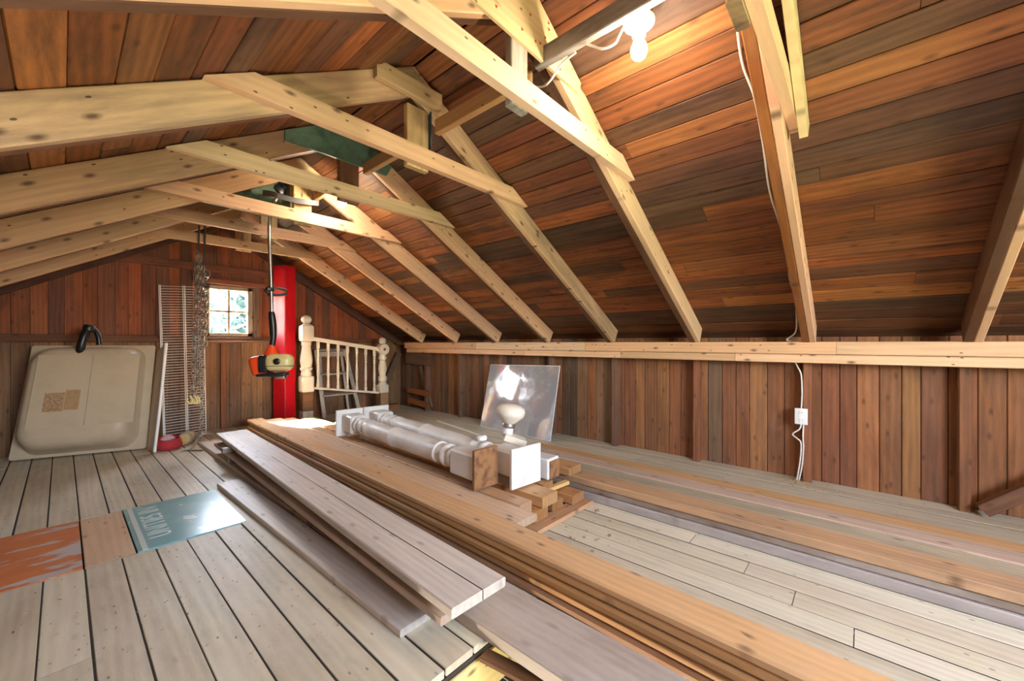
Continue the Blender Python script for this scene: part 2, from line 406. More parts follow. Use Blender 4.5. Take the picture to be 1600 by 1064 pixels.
# window in the far gable
win = bpy.data.objects.new('window_1', None); link(win, None, T(1.32, FARY, 1.1)); struct(win)
x0, x1, z0, z1 = WIN; GY = FARY+.02
PALE = c('#b8a58d')
for nm, a, b, up, wd, t in (('frame', (x0+.02, GY, z0), (x0+.02, GY, z1), (0, -1, 0), .05, .06), ('frame', (x1-.025, GY, z0), (x1-.025, GY, z1), (0, -1, 0), .055, .06),
                            ('frame', (x0, GY, z1-.02), (x1, GY, z1-.02), (0, -1, 0), .045, .06), ('frame', (x0, GY, z0+.02), (x1, GY, z0+.02), (0, -1, 0), .045, .06),
                            ('muntin', ((x0+x1)/2-.005, GY, z0+.03), ((x0+x1)/2-.005, GY, z1-.03), (0, -1, 0), .026, .03), ('muntin', (x0+.03, GY, (z0+z1)/2+.0), (x1-.03, GY, (z0+z1)/2+.0), (0, -1, 0), .024, .03)):
    board(nm, a, b, up, wd, t, vary(PALE, .06), M_AGED, win)
for i in (0, 1):
    for j in (0, 1):
        xa = (x0+.04, (x0+x1)/2)[i]; xb = ((x0+x1)/2-.01, x1-.05)[i]; za = (z0+.035, (z0+z1)/2)[j]; zb = ((z0+z1)/2, z1-.035)[j]
        mesh('pane', [(xa, GY+.004, za), (xb, GY+.004, za), (xb, GY+.004, zb), (xa, GY+.004, zb)], [(0, 1, 2, 3)], None, M_GLASS, win)
board('casing', (x1+.04, fy(.015), z0-.03), (x1+.045, fy(.015), z1+.02), (0, -1, 0), .07, .03, c('#75604c'), M_WALL, wall_far)

# knee walls with studs
STUDS = [(.30+.77*k) for k in range(-2, 7)]
def knee(name, xin, sd, rail):
    w_ = bpy.data.objects.new(name, None); link(w_, None, T(xin, 0, 0)); struct(w_)
    y = Y0
    while y < Y1-.01:
        wd = min(R.uniform(.088, .125), Y1-y)
        if Y1-(y+wd) < .05: wd = Y1-y
        f = min(1, max(0, (y-.5)/3.5))
        base = R.choice(['#8a5b3c', '#946442', '#80533a', '#8a5a3e', '#785038', '#9a6c48']) if R.random() > f*.75 else R.choice(['#765744', '#6a5040', '#805d46', '#5c4a40', '#7a624f', '#83654e'])
        board('board', (xin+sd*(.010+R.uniform(-.002, .003)), y+wd/2, 0.0), (xin+sd*.010, y+wd/2, 1.12), (-sd, 0, 0), wd-.003, .02, warm(vary(c(base), .15), 1.12, .80), M_WALL, w_)
        y += wd
    for i, sy in enumerate(STUDS):
        if sy > Y1-.1: continue
        col = c('#925c3a') if sy < 1.5 else c('#7d5a42')
        board('stud', (xin-sd*.046, sy+.002, 0.0), (xin-sd*.046, sy, 1.0), (-sd, 0, 0), .05, .09, vary(col, .08), M_WALL, w_)
    # outer skin, eave blocking
    board('siding', (xin+sd*.05, Y0, .55), (xin+sd*.05, Y1, .55), (-sd, 0, 0), 1.5, .03, None, M_SLAB, w_)
    return w_
wall_right = knee('wall_right', XR, 1, True)
wall_left = knee('wall_left', XL, -1, True)
NEWC = ['#e0b68e', '#d9ad84', '#e4bf98', '#d6aa82', '#e0b892']
def rail(tn, xf, sd):
    t = bpy.data.objects.new(tn, None); link(t, None, T(xf, 0, .95)); struct(t)
    ycut = [Y0+.02, .13, 2.1, 3.7, 5.30]
    for i in range(4):
        board('rail_board', (xf+sd*.019, ycut[i]+.001, .985), (xf+sd*.019, ycut[i+1]-.001, .985), (-sd, 0, 0), .088, .038, vary(c(NEWC[i]), .05), M_NEW, t)
    ycut = [Y0+.02, .75, 1.72, 2.9, 4.75, 5.26]
    for i in range(5):
        board('rail_board', (xf+sd*.026, ycut[i]+.001, .908), (xf+sd*.026, ycut[i+1]-.001, .908), (-sd, 0, 0), .06, .030, vary(c(NEWC[(i+2) % 5]), .05), M_NEW, t)
    board('wall_plate', (xf+sd*.10, Y0+.02, 1.012), (xf+sd*.10, 5.6, 1.012), (0, 0, 1), .115, .036, c('#8a6038'), M_NEW, t)
rail('trim_1', 3.50, 1); rail('trim_2', -1.04, -1)

# floor boards
FLOORC = ['#cfc5aa', '#d5ccb2', '#c6bb9f', '#cbc0a5', '#d1c8ac', '#bfb499', '#d7cfb7']
floor = bpy.data.objects.new('floor', None); link(floor, None, T(0, 0, 0)); struct(floor)
OP = (-.80, 1.21, -.95, .975)      # stair opening
HX, HY0, HY1 = .705, 2.635, 3.385  # filled hatch strip
xs = [-1.2617+.1208*i for i in range(42)]
xs = [x for x in xs if x < XR+.05]
xs[0] = XL-.01; xs[-1] = XR+.01
for i in range(len(xs)-1):
    xa, xb = xs[i], xs[i+1]
    if 4 < i < len(xs)-3:
        pass
    xm = (xa+xb)/2
    spans = []
    near = [(Y0, OP[2]), (OP[3], None)] if OP[0]-.03 < xm < OP[1]+.03 else [(Y0, None)]
    for a, b in near:
        b = Y1 if b is None else b
        if xm < HX and a < HY0 < b: spans += [(a, HY0), (HY1, b)]
        else: spans.append((a, b))
    for a, b in spans:
        cuts = [a]; yy = a+R.uniform(.9, 2.8)
        while yy < b-.5: cuts.append(yy); yy += R.uniform(1.6, 3.2)
        cuts.append(b)
        for q in range(len(cuts)-1):
            base = vary(c(R.choice(FLOORC)), .06, .02)
            g = R.uniform(.004, .008) if xm < 1.3 else R.uniform(.005, .0075)
            z = -.0125+R.uniform(-.0025, .0005)
            board('floor_board', (xm+R.uniform(-.0008, .0008), cuts[q]+.0015, z), (xm+R.uniform(-.0008, .0008), cuts[q+1]-.0015, z), (0, 0, 1), xb-xa-g, .025, base, M_FLOOR, floor, ch=.0018)
g = Geo()
for i in range(1, len(xs)-1):
    for a, b in (([(Y0, OP[2]), (OP[3], Y1)] if OP[0]-.03 < xs[i] < OP[1]+.03 else [(Y0, Y1)])):
        for p, q in (((a, HY0), (HY1, b)) if xs[i] < HX and a < HY0 < b else ((a, b),)):
            g.add(board_geo(q-p-.01, .011, .008, 0, 0, .0002), frame((xs[i], (p+q)/2, -.0068), (0, 1, 0), (0, 0, 1)))
o = g.build('gap_dirt', M_DIRT, floor); o['kind'] = 'stuff'
g = Geo()
def slab(a, b, z0, z1):
    bm = bmesh.new(); box_bm(bm, (a[0], a[1], z0), (b[0], b[1], z1)); bm.verts.index_update()
    g.add(([v.co.copy() for v in bm.verts], [tuple(v.index for v in f.verts) for f in bm.faces])); bm.free()
for a, b in (((XL-.05, Y0), (OP[0], Y1)), ((OP[1], Y0), (XR+.05, Y1)), ((OP[0], Y0), (OP[1], OP[2])), ((OP[0], OP[3]), (OP[1], Y1))):
    slab((a[0]+.0, a[1]), (b[0], b[1]-.002), -.045, -.0275)
g.build('subfloor', M_DIRT, floor)
# framing round the stair opening and the storey below
for a, b, col in (((OP[0], .985, -.115), (OP[1], .985, -.115), '#cdbb7a'), ((OP[0], 1.03, -.12), (OP[1], 1.03, -.12), '#b59a66')):
    board('header_joist', a, b, (0, -1, 0), .14 if col == '#cdbb7a' else .14, .036, c(col), M_NEW, floor)
board('trimmer_joist', (OP[1]+.02, OP[2]-.1, -.12), (OP[1]+.02, .96, -.12), (-1, 0, 0), .14, .038, c('#5a3d28'), M_WALL, floor)
board('opening_trim', (.94, .955, -.03), (OP[1]-.002, -.75, -.03), (0, 0, 1), .05, .02, c('#6e4a2c'), M_WALL, floor)
low = bpy.data.objects.new('floor', None); link(low, None, T(0, 0, -2.5)); struct(low); low['label'] = 'dark floor of the storey below the stair opening'
for i in range(14):
    board('floor_board', (XL+.18+.36*i, Y0, -2.52), (XL+.18+.36*i, Y1, -2.52), (0, 0, 1), .352, .03, vary(c('#6a5a48')), M_FLOOR, low)
for nm, a, b, up in (('wall_board', (XL-.1, 1.8, -1.2), (XL-.1, 1.81, -1.2), None),):
    pass
g = Geo()
slab((XL-.1, Y0-.05), (XL-.07, Y1+.05), -2.5, -.2); slab((XR+.07, Y0-.05), (XR+.1, Y1+.05), -2.5, -.2)
slab((XL-.1, Y0-.08), (XR+.1, Y0-.05), -2.5, -.2); slab((XL-.1, Y1+.05), (XR+.1, Y1+.08), -2.5, -.2)
g.build('storey_walls', M_SLAB, low)

# ------------------------------------------------------------------ roof trusses
TY = [.26+.765*k for k in range(-2, 7)]     # -1.27 ... 4.85
TLAB = ['bare roof truss behind the rail nearest the added fill opening', 'bare roof truss whose right rafter meets the rail at the far right edge',
        'roof truss with orange-brown right rafter carrying a white cable', 'roof truss with plywood gusset and red nail marks beside the lit near bulb',
        'roof truss with scrap block at its peak and grey-stained left rafter', 'roof truss with dark green gusset across its peak',
        'roof truss with pale gusset where the trimmer hangs', 'roof truss with bare tie just beyond the hanging trimmer', 'farthest roof truss, nearest the gable wall and its window']
DEP = .135
def rafter(name, side, yc, t, col, mat, parent, xe, off=0.0):
    n = V((side*sa, 0, ca)); d = V((side*ca, 0, -sa))
    L = (xe-RX0)*side/ca
    p0 = V((RX0, yc, RZ0))-n*(DEP/2+.002+off); p0 = p0+d*(.002)
    # plumb cut at the ridge
    a = p0; b = p0+d*L
    up = V((0, -1, 0))
    M = frame((a+b)/2, b-a, up)
    yl = (M.to_3x3() @ V((0, 1, 0))); sg = 1 if yl.dot(n) > 0 else -1
    sh = DEP*SL
    vs_, fs = board_geo(L, DEP, t, 0, 0)
    vs_ = [(x-(sg*y/DEP*sh if x < 0 else 0)-(sh/2 if x < 0 else 0)*0, y, z) for x, y, z in vs_]
    vs_ = [(x+(sh/2 if x < 0 else 0), y, z) for x, y, z in vs_]
    return mesh(name, vs_, fs, M, mat, parent, col)
def tri(y, pts, t, mat, parent, name, col=None):
    M = frame((RX0, y, 2.2), (1, 0, 0), (0, -1, 0)); y2 = M.to_3x3() @ V((0, 1, 0)); sg = 1 if y2.z > 0 else -1
    return prism(name, [(x-RX0, sg*(z-2.2)) for x, z in pts], M, t, mat, parent, col)
trusses = []
GT = 'roof trusses along the attic'
for i, yc in enumerate(TY):
    t = thing('roof_truss', TLAB[i], 'roof truss', (RX0, yc, 1.03), 0, GT); trusses.append(t)
    aged = i in (4,)
    for sd, xe in ((1, 3.56), (-1, -1.10)):
        col = vary(c(R.choice(NEWC)), .05)
        if aged: col = c('#c9a67c')
        m = M_AGED if aged or (i == 5 and sd < 0) else M_NEW
        if i >= 5 and sd < 0: col = c(['#b98e64', '#bf956a', '#c69c70', '#caa276'][i-5])
        rafter('sister_rafter', sd, yc, .038, col, m, t, xe)
        oc = c('#a0602a') if i == 2 else c('#6b4226')
        rafter('old_rafter', sd, yc+.0405, .042, vary(oc, .06), M_WALL, t, xe, -.0005)
    # collar tie with ends trimmed to the roof slope
    zb, zt = (1.962, 2.051); zz = {2: -.01, 3: -.015}.get(i, 0)+(.03 if i >= 7 else 0); zb += zz; zt += zz
    dx = lambda z: (RZ0-.006-z)/SL
    M = frame((RX0, yc-.039, (zb+zt)/2), (1, 0, 0), (0, -1, 0)); zc = (zb+zt)/2
    sg = 1 if (M.to_3x3() @ V((0, 1, 0))).z > 0 else -1
    prism('collar_tie', [(-dx(zb), sg*(zb-zc)), (dx(zb), sg*(zb-zc)), (dx(zt), sg*(zt-zc)), (-dx(zt), sg*(zt-zc))], M, .038, M_NEW, t, vary(c(R.choice(NEWC)), .05))
    # king post behind the tie
    kc = ['#c9ae80', '#c9ae80', '#b99a70', '#b9b3a4', '#c8a873', '#8a5a3a', '#d2b277', '#cdb282', '#c9aa78'][i]
    kw = .10 if i == 3 else .135
    kx = 1.19 if i == 3 else 1.255
    zk = RZ0-DEP/ca-.012-SL*(abs(kx-RX0)+kw/2)*0-.02
    zk = min(roofz(kx-kw/2), roofz(kx+kw/2))-DEP/ca-.004
    board('king_post', (kx, yc, 1.945+zz+(.012 if i == 3 else .004)), (kx, yc, zk), (0, -1, 0), kw, .036, c(kc), M_AGED if i != 5 else M_WALL, t)
# gussets and the other pieces nailed to the peaks
t = trusses[3]; yc = TY[3]
tri(yc-.0255, [(.86, 2.215), (.86, 2.255), (1.23, 2.468), (1.62, 2.245), (1.60, 2.19), (.90, 2.19)], .012, M_PLY, t, 'plywood_gusset', c('#dcc28e'))
g = Geo()
for k in range(15):
    x = R.uniform(.95, 1.56); z = R.uniform(2.21, min(2.45, roofz(x)-.03)); r_ = .009
    M = T(x, yc-.0325, z) @ RX(90) @ RZ(R.uniform(0, 40))
    g.add(([(r_, 0, 0), (-r_*.7, r_*.8, 0), (-r_*.7, -r_*.8, 0), (0, 0, .003)], [(0, 1, 3), (1, 2, 3), (2, 0, 3), (0, 2, 1)]), M)
o = g.build('red_nail_tips', M_NAILRED, t); o['kind'] = 'stuff'
t = trusses[2]; yc = TY[2]
tri(yc-.076, [(1.23, 2.46), (2.13, roofz(2.13)-.006), (2.07, roofz(2.07)-.115), (1.23, 2.33), (.95, roofz(.95)-.115), (.9, roofz(.9)-.006)], .030, M_PLY, t, 'plywood_gusset', c('#dcc28e'))
t = trusses[4]; yc = TY[4]
a = aty(586, 106, yc-.04); b = aty(688, 162, yc-.04)
board('scrap_block', a, b, (0, -1, 0), .09, .036, c('#c2a072'), M_NEW, t)
board('steel_strip', (1.331, yc-.012, 2.03), (1.331, yc-.012, 2.28), (1, 0, 0), .04, .006, None, M_TIN, t)
t = trusses[5]; yc = TY[5]
tri(yc-.028, [(.86, 2.205), (.86, 2.262), (1.23, 2.47), (1.56, 2.28), (1.52, 2.205)], .016, M_GREEN, t, 'green_gusset')
t = trusses[6]; yc = TY[6]
tri(yc-.0255, [(.93, 2.24), (.93, 2.30), (1.23, 2.465), (1.53, 2.30), (1.46, 2.24)], .012, M_PLY, t, 'plywood_gusset', c('#dfc795'))
tri(yc+.070, [(.62, 1.985), (1.19, 1.985), (1.19, 2.40), (1.02, 2.34), (.62, 2.11)], .014, M_GREEN, t, 'green_panel')
tri(TY[7]-.0255, [(.95, 2.25), (.95, 2.30), (1.23, 2.465), (1.51, 2.30), (1.5, 2.25)], .012, M_PLY, trusses[7], 'plywood_gusset', c('#d9c08c'))
# boards running along the peak between trusses
def stringer(y0, y1, zb, h, col, mat, label, x=1.342):
    o = board('ridge_stringer', (x, y0, zb+h/2), (x, y1, zb+h/2), (1, 0, 0), h, .036, c(col), mat)
    tag(o, label, 'board', 'stringer boards along the peak'); return o
stringer(-.47, 1.04, 2.185, .075, '#6f675a', M_GREY, 'dark grey stringer board holding the near light bulb')
stringer(TY[3]+.06, TY[4]-.06, 2.15, .08, '#b58a58', M_NEW, 'tan stringer board behind the plywood gusset truss', 1.35)
stringer(TY[4]+.065, TY[5]-.05, 2.15, .075, '#a87f50', M_NEW, 'tan stringer board leading into the dark green gusset', 1.35)
stringer(TY[5]+.065, TY[6]-.05, 2.16, .075, '#c39a66', M_NEW, 'tan stringer board above the far light bulb', 1.344)
bulb3 = None

# ------------------------------------------------------------------ lamps
def bulb_fixture(x, y, z, label):
    t = thing('light_fixture', label, 'light', (x, y, z), 0, 'bare bulbs along the peak')
    lathe('junction_box', [(.05, .0), (.05, .035), (.046, .037)], T(x, y, z-.037), M_DARKMETAL, t, 8, 20)
    lathe('lamp_holder', [(.018, -.062), (.024, -.058), (.026, -.045), (.036, -.03), (.056, -.014), (.058, -.006), (.055, 0)], T(x, y, z-.037), M_PORC, t, 24)
    b = lathe('bulb', [(.001, -.088), (.012, -.086), (.022, -.078), (.028, -.066), (.030, -.054), (.028, -.040), (.020, -.022), (.0135, -.008), (.013, 0)], T(x, y, z-.037-.058), M_BULB, t, 18)
    lathe('bulb_cap', [(.0135, 0), (.0135, .012)], T(x, y, z-.037-.060), M_STEEL, b, 14)
    return t
lf = bulb_fixture(1.422, .623, 2.258, 'lit bare bulb in white porcelain holder on the near dark grey stringer')
tube('cord', [(1.345, .80, 2.18), (1.36, .775, 2.165), (1.365, .74, 2.143), (1.38, .70, 2.150), (1.39, .685, 2.18), (1.395, .67, 2.205)], .0045, M_WIRE, lf)
bulb_fixture(1.424, 2.993, 2.250, 'lit bare bulb hanging under the tan stringer near the trimmer')
bulb_fixture(1.424, -1.05, 2.258, 'lit bare bulb added behind the camera to light the near end')  # extra unseen bulb, added to fill the near floor, ties and right wall
stringer(-1.24, -.53, 2.185, .075, '#6f675a', M_GREY, 'dark grey stringer board holding the added bulb behind the camera')
gl_ = thing('fill_globe', 'unseen fill globe added below the stair opening to brighten the left roof', 'light', (.1, .1, -1.1))  # added light source, throws fill up through the opening
lathe('globe', [(.002, -.12)]+[(.12*math.sin(a), -.12*math.cos(a)) for a in [math.pi*k/12 for k in range(1, 12)]]+[(.002, .12)], T(.1, .1, -1.1), M_FILL, gl_, 20)
tube('hanger', [(.1, .1, -.985), (.1, .1, -.90)], .012, M_BLACK, gl_, 8, 1)
tube('chain_arm', [(.1, .1, -.90), (.5, .55, -.3), (.6, 1.0, -.2)], .006, M_DARKMETAL, gl_, 6, 1)
cab = tube('lamp_cable', [(1.362, .86, 2.185), (1.365, .93, 2.172), (1.36, .985, 2.125), (1.362, 1.03, 2.120), (1.345, 1.09, 2.14)], .0045, M_WIRE)
tag(cab, 'thin pale cable looping under the far end of the dark grey stringer', 'cable')
P = []
for x, dy in ((1.45, .085), (1.62, .088), (1.80, .10), (1.95, .082), (2.15, .084), (2.4, .095), (2.62, .08), (2.85, .075), (3.05, .082), (3.25, .076), (3.42, .085)):
    P.append((x, TY[2]+dy, roofz(x)-.010))
P += [(3.52, TY[2]+.10, 1.10), (3.535, TY[2]+.155, 1.045), (3.575, .375, 1.036)]
tag(tube('wall_cable', P, .005, M_WIRE), 'white cable running down the roof boards along the orange-brown rafter', 'cable')
# outlet box with its cables
ot = thing('wall_outlet', 'white double outlet box with cables fixed beside a wall stud', 'outlet', (3.62, .335, .48))
rbox('outlet_box', (.05, .075, .10), T(3.625, .335, .48), M_PLASTIC, ot, .004)
pl = rbox('cover_plate', (.006, .078, .118), T(3.598, .335, .48), M_PLASTIC, ot, .002)
for dz in (.025, -.025):
    sk_ = lathe('socket', [(.017, 0), (.017, .003), (.015, .004)], T(3.595, .335, .48+dz) @ RY(-90), M_PORC, pl, 16)
    for dy in (-.006, .006): pass
    g = Geo()
    for dy, h in ((-.006, .010), (.006, .008)): g.add(board_geo(h, .0022, .001, 0, 0, .0002), frame((3.5908, .335+dy, .48+dz+.003), (0, 0, 1), (-1, 0, 0)))
    g.build('slots', M_BLACK, pl)
tube('cable', [(3.60, .375, .885), (3.60, .355, .84), (3.595, .335, .785), (3.600, .33, .66), (3.605, .335, .535)], .005, M_WIRE, ot)
tube('cable', [(3.605, .335, .425), (3.60, .345, .385), (3.59, .385, .345), (3.585, .36, .318), (3.585, .335, .285), (3.588, .34, .16), (3.59, .36, .01)], .005, M_WIRE, ot)
tube('cable', [(3.61, .322, .425), (3.605, .325, .33), (3.60, .322, .25), (3.598, .33, .12), (3.60, .348, .01)], .005, M_WIRE, ot)
# ------------------------------------------------------------------ floor hatch infill
o = rbox('orange_sheet', (1.25, .735, .016), T(-.562, 3.01, -.0075), M_ORSHEET, None, .001, 1); tag(o, 'orange painted panel with worn white patches set into the floor', 'panel')
o = board('plywood_infill', (.154, 2.645, -.0075), (.154, 3.375, -.0075), (0, 0, 1), .17, .016, c('#d3b594'), M_PLY); tag(o, 'pale bare plywood piece between the orange panel and the teal sign', 'panel')
sg = thing('teal_sign', 'glossy teal sign panel with pale lettering laid into the floor', 'sign', (.475, 3.01, 0))
rbox('sign_panel', (.455, .735, .014), T(.472, 3.01, -.004), M_TEAL, sg, .001, 1)
rbox('sign_stripe', (.022, .73, .002), T(.272, 3.01, .0038), M_SIGNWHITE, sg, 0)
def text(name, body, loc, rot, size, mat, parent, sx=1.0, ext=.0006):
    cu = bpy.data.curves.new(name, 'FONT'); cu.body = body; cu.size = size; cu.extrude = ext; cu.align_x = 'CENTER'; cu.align_y = 'CENTER'; cu.space_character = 1.05
    ob = bpy.data.objects.new(name, cu)
    M = T(*loc) @ rot @ Mx.Diagonal((sx, 1, 1, 1))
    me = bpy.data.meshes.new_from_object(ob); bpy.data.objects.remove(ob)
    return link(bpy.data.objects.new(name, me), parent, M, mat)
text('lettering', 'UNITIES IN', (.350, 3.04, .0038), RZ(90), .135, M_SIGNWHITE, sg, .80)

# ------------------------------------------------------------------ lumber
GL = 'timbers lying under the columns'
def plank(name, x0, x1, xf0, xf1, y0, y1, z0, z1, col, mat, label, group=None, cat='plank', **kw):
    """lies along y: near end x0..x1 at y0, far end xf0..xf1 at y1"""
    wd = ((x1-x0)+(xf1-xf0))/2
    o = board(name, ((x0+x1)/2, y0, (z0+z1)/2), ((xf0+xf1)/2, y1, (z0+z1)/2), (0, 0, 1), wd, z1-z0, c(col), mat, None, **kw)
    tag(o, label, cat, group or (GL if name == 'lumber' else None)); return o
names5 = ['tan board topmost of the five-high stack of long boards', 'tan board second from top of the five-high stack', 'tan board in the middle of the five-high stack',
          'tan board second from bottom of the five-high stack', 'darker tan board lowest of the five-high stack']
for k in range(5):
    dx = (0, .004, -.006, .003, -.008)[k]
    plank('long_board', 1.222+dx, 1.375+dx, 1.352+dx, 1.502+dx, -.75, 5.10-.02*((k*3) % 4), .175-.035*(k+1)+.001, .175-.035*k-.001, ['#d4a876', '#c4935a', '#b5864f', '#b0804c', '#946640'][k], M_TAN, names5[k], 'boards of the five-high stack', ch=.008)
plank('broad_plank', 1.425, 1.592, 1.508, 1.668, 1.235, 5.02, .122, .160, '#d2b292', M_TAN, 'tan plank with greyed chamfered end beside the five-high stack', ch=.008)
plank('lumber', 1.605, 1.705, 1.680, 1.780, 1.36, 4.95, .095, .158, '#c49a70', M_TAN, 'tan timber lying under the near white column, end beside the greyed plank')
plank('lumber', 1.772, 1.915, 1.80, 1.94, 1.335, 4.8, .095, .158, '#cf9d63', M_TAN, 'orange-tan timber under the far white column, end below its white plate')
plank('lumber', 1.945, 2.045, 1.96, 2.06, 1.46, 4.3, .095, .158, '#b98654', M_TAN, 'tan timber under the short rotten post')
plank('lumber', 1.44, 1.60, 1.53, 1.69, 1.45, 4.9, .03, .093, '#a5784e', M_TAN, 'tan timber in the bottom layer right under the greyed plank')
plank('lumber', 1.715, 1.835, 1.75, 1.87, 1.345, 4.6, .03, .092, '#bb8248', M_TAN, 'orange-tan timber in the bottom layer, end above the floor sticker')
plank('lumber', 1.90, 2.01, 1.91, 2.02, 1.36, 4.4, .03, .085, '#b07c48', M_TAN, 'tan timber in the bottom layer between two orange-tan ends')
plank('lumber', 2.06, 2.19, 2.06, 2.19, 1.325, 2.1, .03, .085, '#b87c46', M_TAN, 'short orange-tan block at the right end of the bottom layer', None, 'block')
plank('lumber', 2.23, 2.375, 2.24, 2.385, 1.46, 2.2, .133, .185, '#c08a52', M_TAN, 'short tan block resting on the weathered pile by the wall', None, 'block')
o = board('sticker', (1.66, 1.335, .0135), (2.215, 1.325, .0135), (0, 0, 1), .11, .025, c('#b98a60'), M_TAN); tag(o, 'flat brown sticker board across the floor under the lumber ends', 'board')
o = board('sticker', (1.50, 4.1, .0135), (2.1, 4.1, .0135), (0, 0, 1), .09, .025, c('#b98a60'), M_TAN); tag(o, 'flat sticker board across the floor under the far lumber ends', 'board')
o = board('sticker', (1.93, 1.47, .1085), (2.19, 1.45, .1085), (0, 0, 1), .04, .024, c('#e0b876'), M_NEW); tag(o, 'small yellow stick between the two lumber layers', 'stick')

plank('cracked_plank', .792, 1.035, .93, 1.162, .945, 4.40, .165, .2, '#d3cabd', M_GREY, 'wide weathered grey plank with a long crack, topmost of the left pile', ch=.005)
ck = bpy.data.objects['cracked_plank']; g = Geo()
cr = [(.945, .925), (1.2, .932), (1.6, .943), (2.0, .962), (2.4, .978), (2.9, .992), (3.2, 1.004)]
for (ya, xa), (yb, xb) in zip(cr, cr[1:]): g.add(board_geo(math.hypot(yb-ya, xb-xa), .0045-.0009*(ya-.9), .002, 0, 0, .0002), frame(((xa+xb)/2, (ya+yb)/2, .1996), (xb-xa, yb-ya, 0), (0, 0, 1)))
g.add(board_geo(.033, .004, .002, 0, 0, .0002), frame((.925, .9447, .1825), (0, 0, 1), (0, -1, 0)))
g.build('crack', M_DIRT, ck)
plank('brown_plank', .818, 1.00, .905, 1.085, 1.03, 4.37, .092, .122, '#b39a84', M_GREY, 'thin brown plank just under the wide cracked grey plank')
plank('short_plank', .893, 1.06, .90, 1.075, 2.3, 4.93, .001, .036, '#cfc3b4', M_GREY, 'flat plank on the floor sticking out beside the hose at the far end')
plank('narrow_plank', .772, .905, .722, .858, 1.195, 3.41, .001, .030, '#dbd2c5', M_GREY, 'pale plank lying alone on the floor nearest the teal sign')
plank('bridging_plank', .965, 1.205, .95, 1.195, -.70, 2.2, .001, .048, '#a8998b', M_GREY, 'broad brown plank spanning the stair opening at the bottom')
for y in (1.5, 3.9):
    o = board('spacer', (.86, y, .1435), (1.0, y, .1435), (0, 0, 1), .05, .042, c('#7d6a5a'), M_GREY)
    tag(o, 'small spacer stick between grey and brown planks, '+('nearer the stair opening' if y < 2 else 'farther end'), 'stick')
    zt = .048 if y < 2 else .036
    o = board('spacer', (.90, y, (zt+.092)/2), (1.08, y, (zt+.092)/2), (0, 0, 1), .05, .091-zt-.001, c('#7d6a5a'), M_GREY)
    tag(o, 'small spacer stick under the thin brown plank, '+('nearer the stair opening' if y < 2 else 'farther end'), 'stick')
# weathered pile along the right wall
RL = [(2.248, 2.40, .001, .048, '#9c918c', 'lavender-grey board at the bottom front of the pile by the wall'), (2.262, 2.41, .050, .085, '#7d6552', 'dark brown board in the middle layer of the pile by the wall'),
      (2.42, 2.56, .001, .048, '#8d7a66', 'hidden brown board inside the bottom layer of the wall pile'), (2.42, 2.58, .050, .085, '#8d7a66', 'hidden brown board inside the middle layer of the wall pile'),
      (2.60, 2.80, .001, .085, '#9c7a58', 'thick board at the back of the pile by the wall')]
for k, (x0, x1, z0, z1, col, lab) in enumerate(RL): plank('weathered_board', x0, x1, x0+.01, x1+.01, -1.5, 2.35-.05*k, z0, z1, col, M_GREY, lab, 'boards of the pile by the wall')
TOP = [(2.250, 2.405, '#bb9570', 'front grey-edged board on top of the pile by the wall'), (2.408, 2.545, '#b3a388', 'second board from front on top of the wall pile'),
       (2.549, 2.69, '#c2a892', 'third pinkish-grey board on top of the wall pile'), (2.694, 2.825, '#c49a6c', 'rear orange board on top of the wall pile, nearest the wall')]
for k, (x0, x1, col, lab) in enumerate(TOP): plank('weathered_board', x0, x1, x0+.02, x1+.02, -1.5, 2.42-.07*k, .087, .13-.003*(k % 2), col, wood('pile_wood_%s' % 'abcd'[k], grain=.4, stain=.5, stain_col=['#54504e', '#6e6a58', '#7a6a5e', '#8a6a45'][k], knots=.7, rough=.75, bump=.3, dust=.4, dust_col=['#c49a70', '#a8a08a', '#c0a898', '#c9a070'][k]), lab, 'boards of the pile by the wall')

# ------------------------------------------------------------------ white porch columns
def column(label, a, b, zc, r, near_brown):
    a, b = V((*a, zc)), V((*b, zc)); L = (b-a).length; F = frame(a, b-a, (0, 0, 1))
    t = thing('porch_column', label, 'column', (a.x, a.y, zc), group='white porch columns', rot=F.to_3x3().to_4x4())
    def seg(p): return F @ T(p, 0, 0) @ RY(90)
    pw = (.185, .23) if near_brown else (.245, .235)
    o = rbox('end_plate', (.022, pw[0], pw[1]), F @ T(.011, 0, -.003), M_ROT if near_brown else M_WHITE, t, .003, 1, c('#8a5c34') if near_brown else None)
    if near_brown: o['label'] = 'bare brown end plate'
    o = rbox('end_plate', (.022, .25, .235), F @ T(L-.011, 0, -.003), M_WHITE, t, .003, 1)
    bw = .155
    rbox('block', (.24, bw, bw), F @ T(.145, 0, 0), M_WHITE, t, .012, 1)
    rbox('block', (.20, bw, bw), F @ T(L-.125, 0, 0), M_WHITE, t, .012, 1)
    p0, p1 = .262, L-.228
    S = p1-p0; q = lambda f, rr: (rr*r, f*S)
    prof = [q(0, .82), q(.008, .98), q(.02, 1.0), q(.032, .9), q(.04, .82), q(.055, .82), q(.062, .95), q(.075, 1.02), q(.088, .95), q(.095, .84), q(.13, .86), q(.138, .98), q(.15, .98), q(.158, .9),
            q(.22, .96), q(.45, 1.0), q(.53, .98), q(.538, 1.06), q(.55, 1.08), q(.562, 1.06), q(.57, .97), q(.76, .94), q(.82, .90), q(.828, .98), q(.842, 1.0), q(.856, .98), q(.863, .86), q(.89, .84), q(.897, .95), q(.915, .99), q(.932, .95), q(.94, .84), q(.965, .84), q(.973, .98), q(1, .98)]
    lathe('turned_shaft', prof, seg(p0), M_WHITE, t, 28, 35)
    return t
column('white turned porch column with bare brown end, nearer the long boards', (1.652, 1.655), (1.778, 3.60), .289, .074, True)
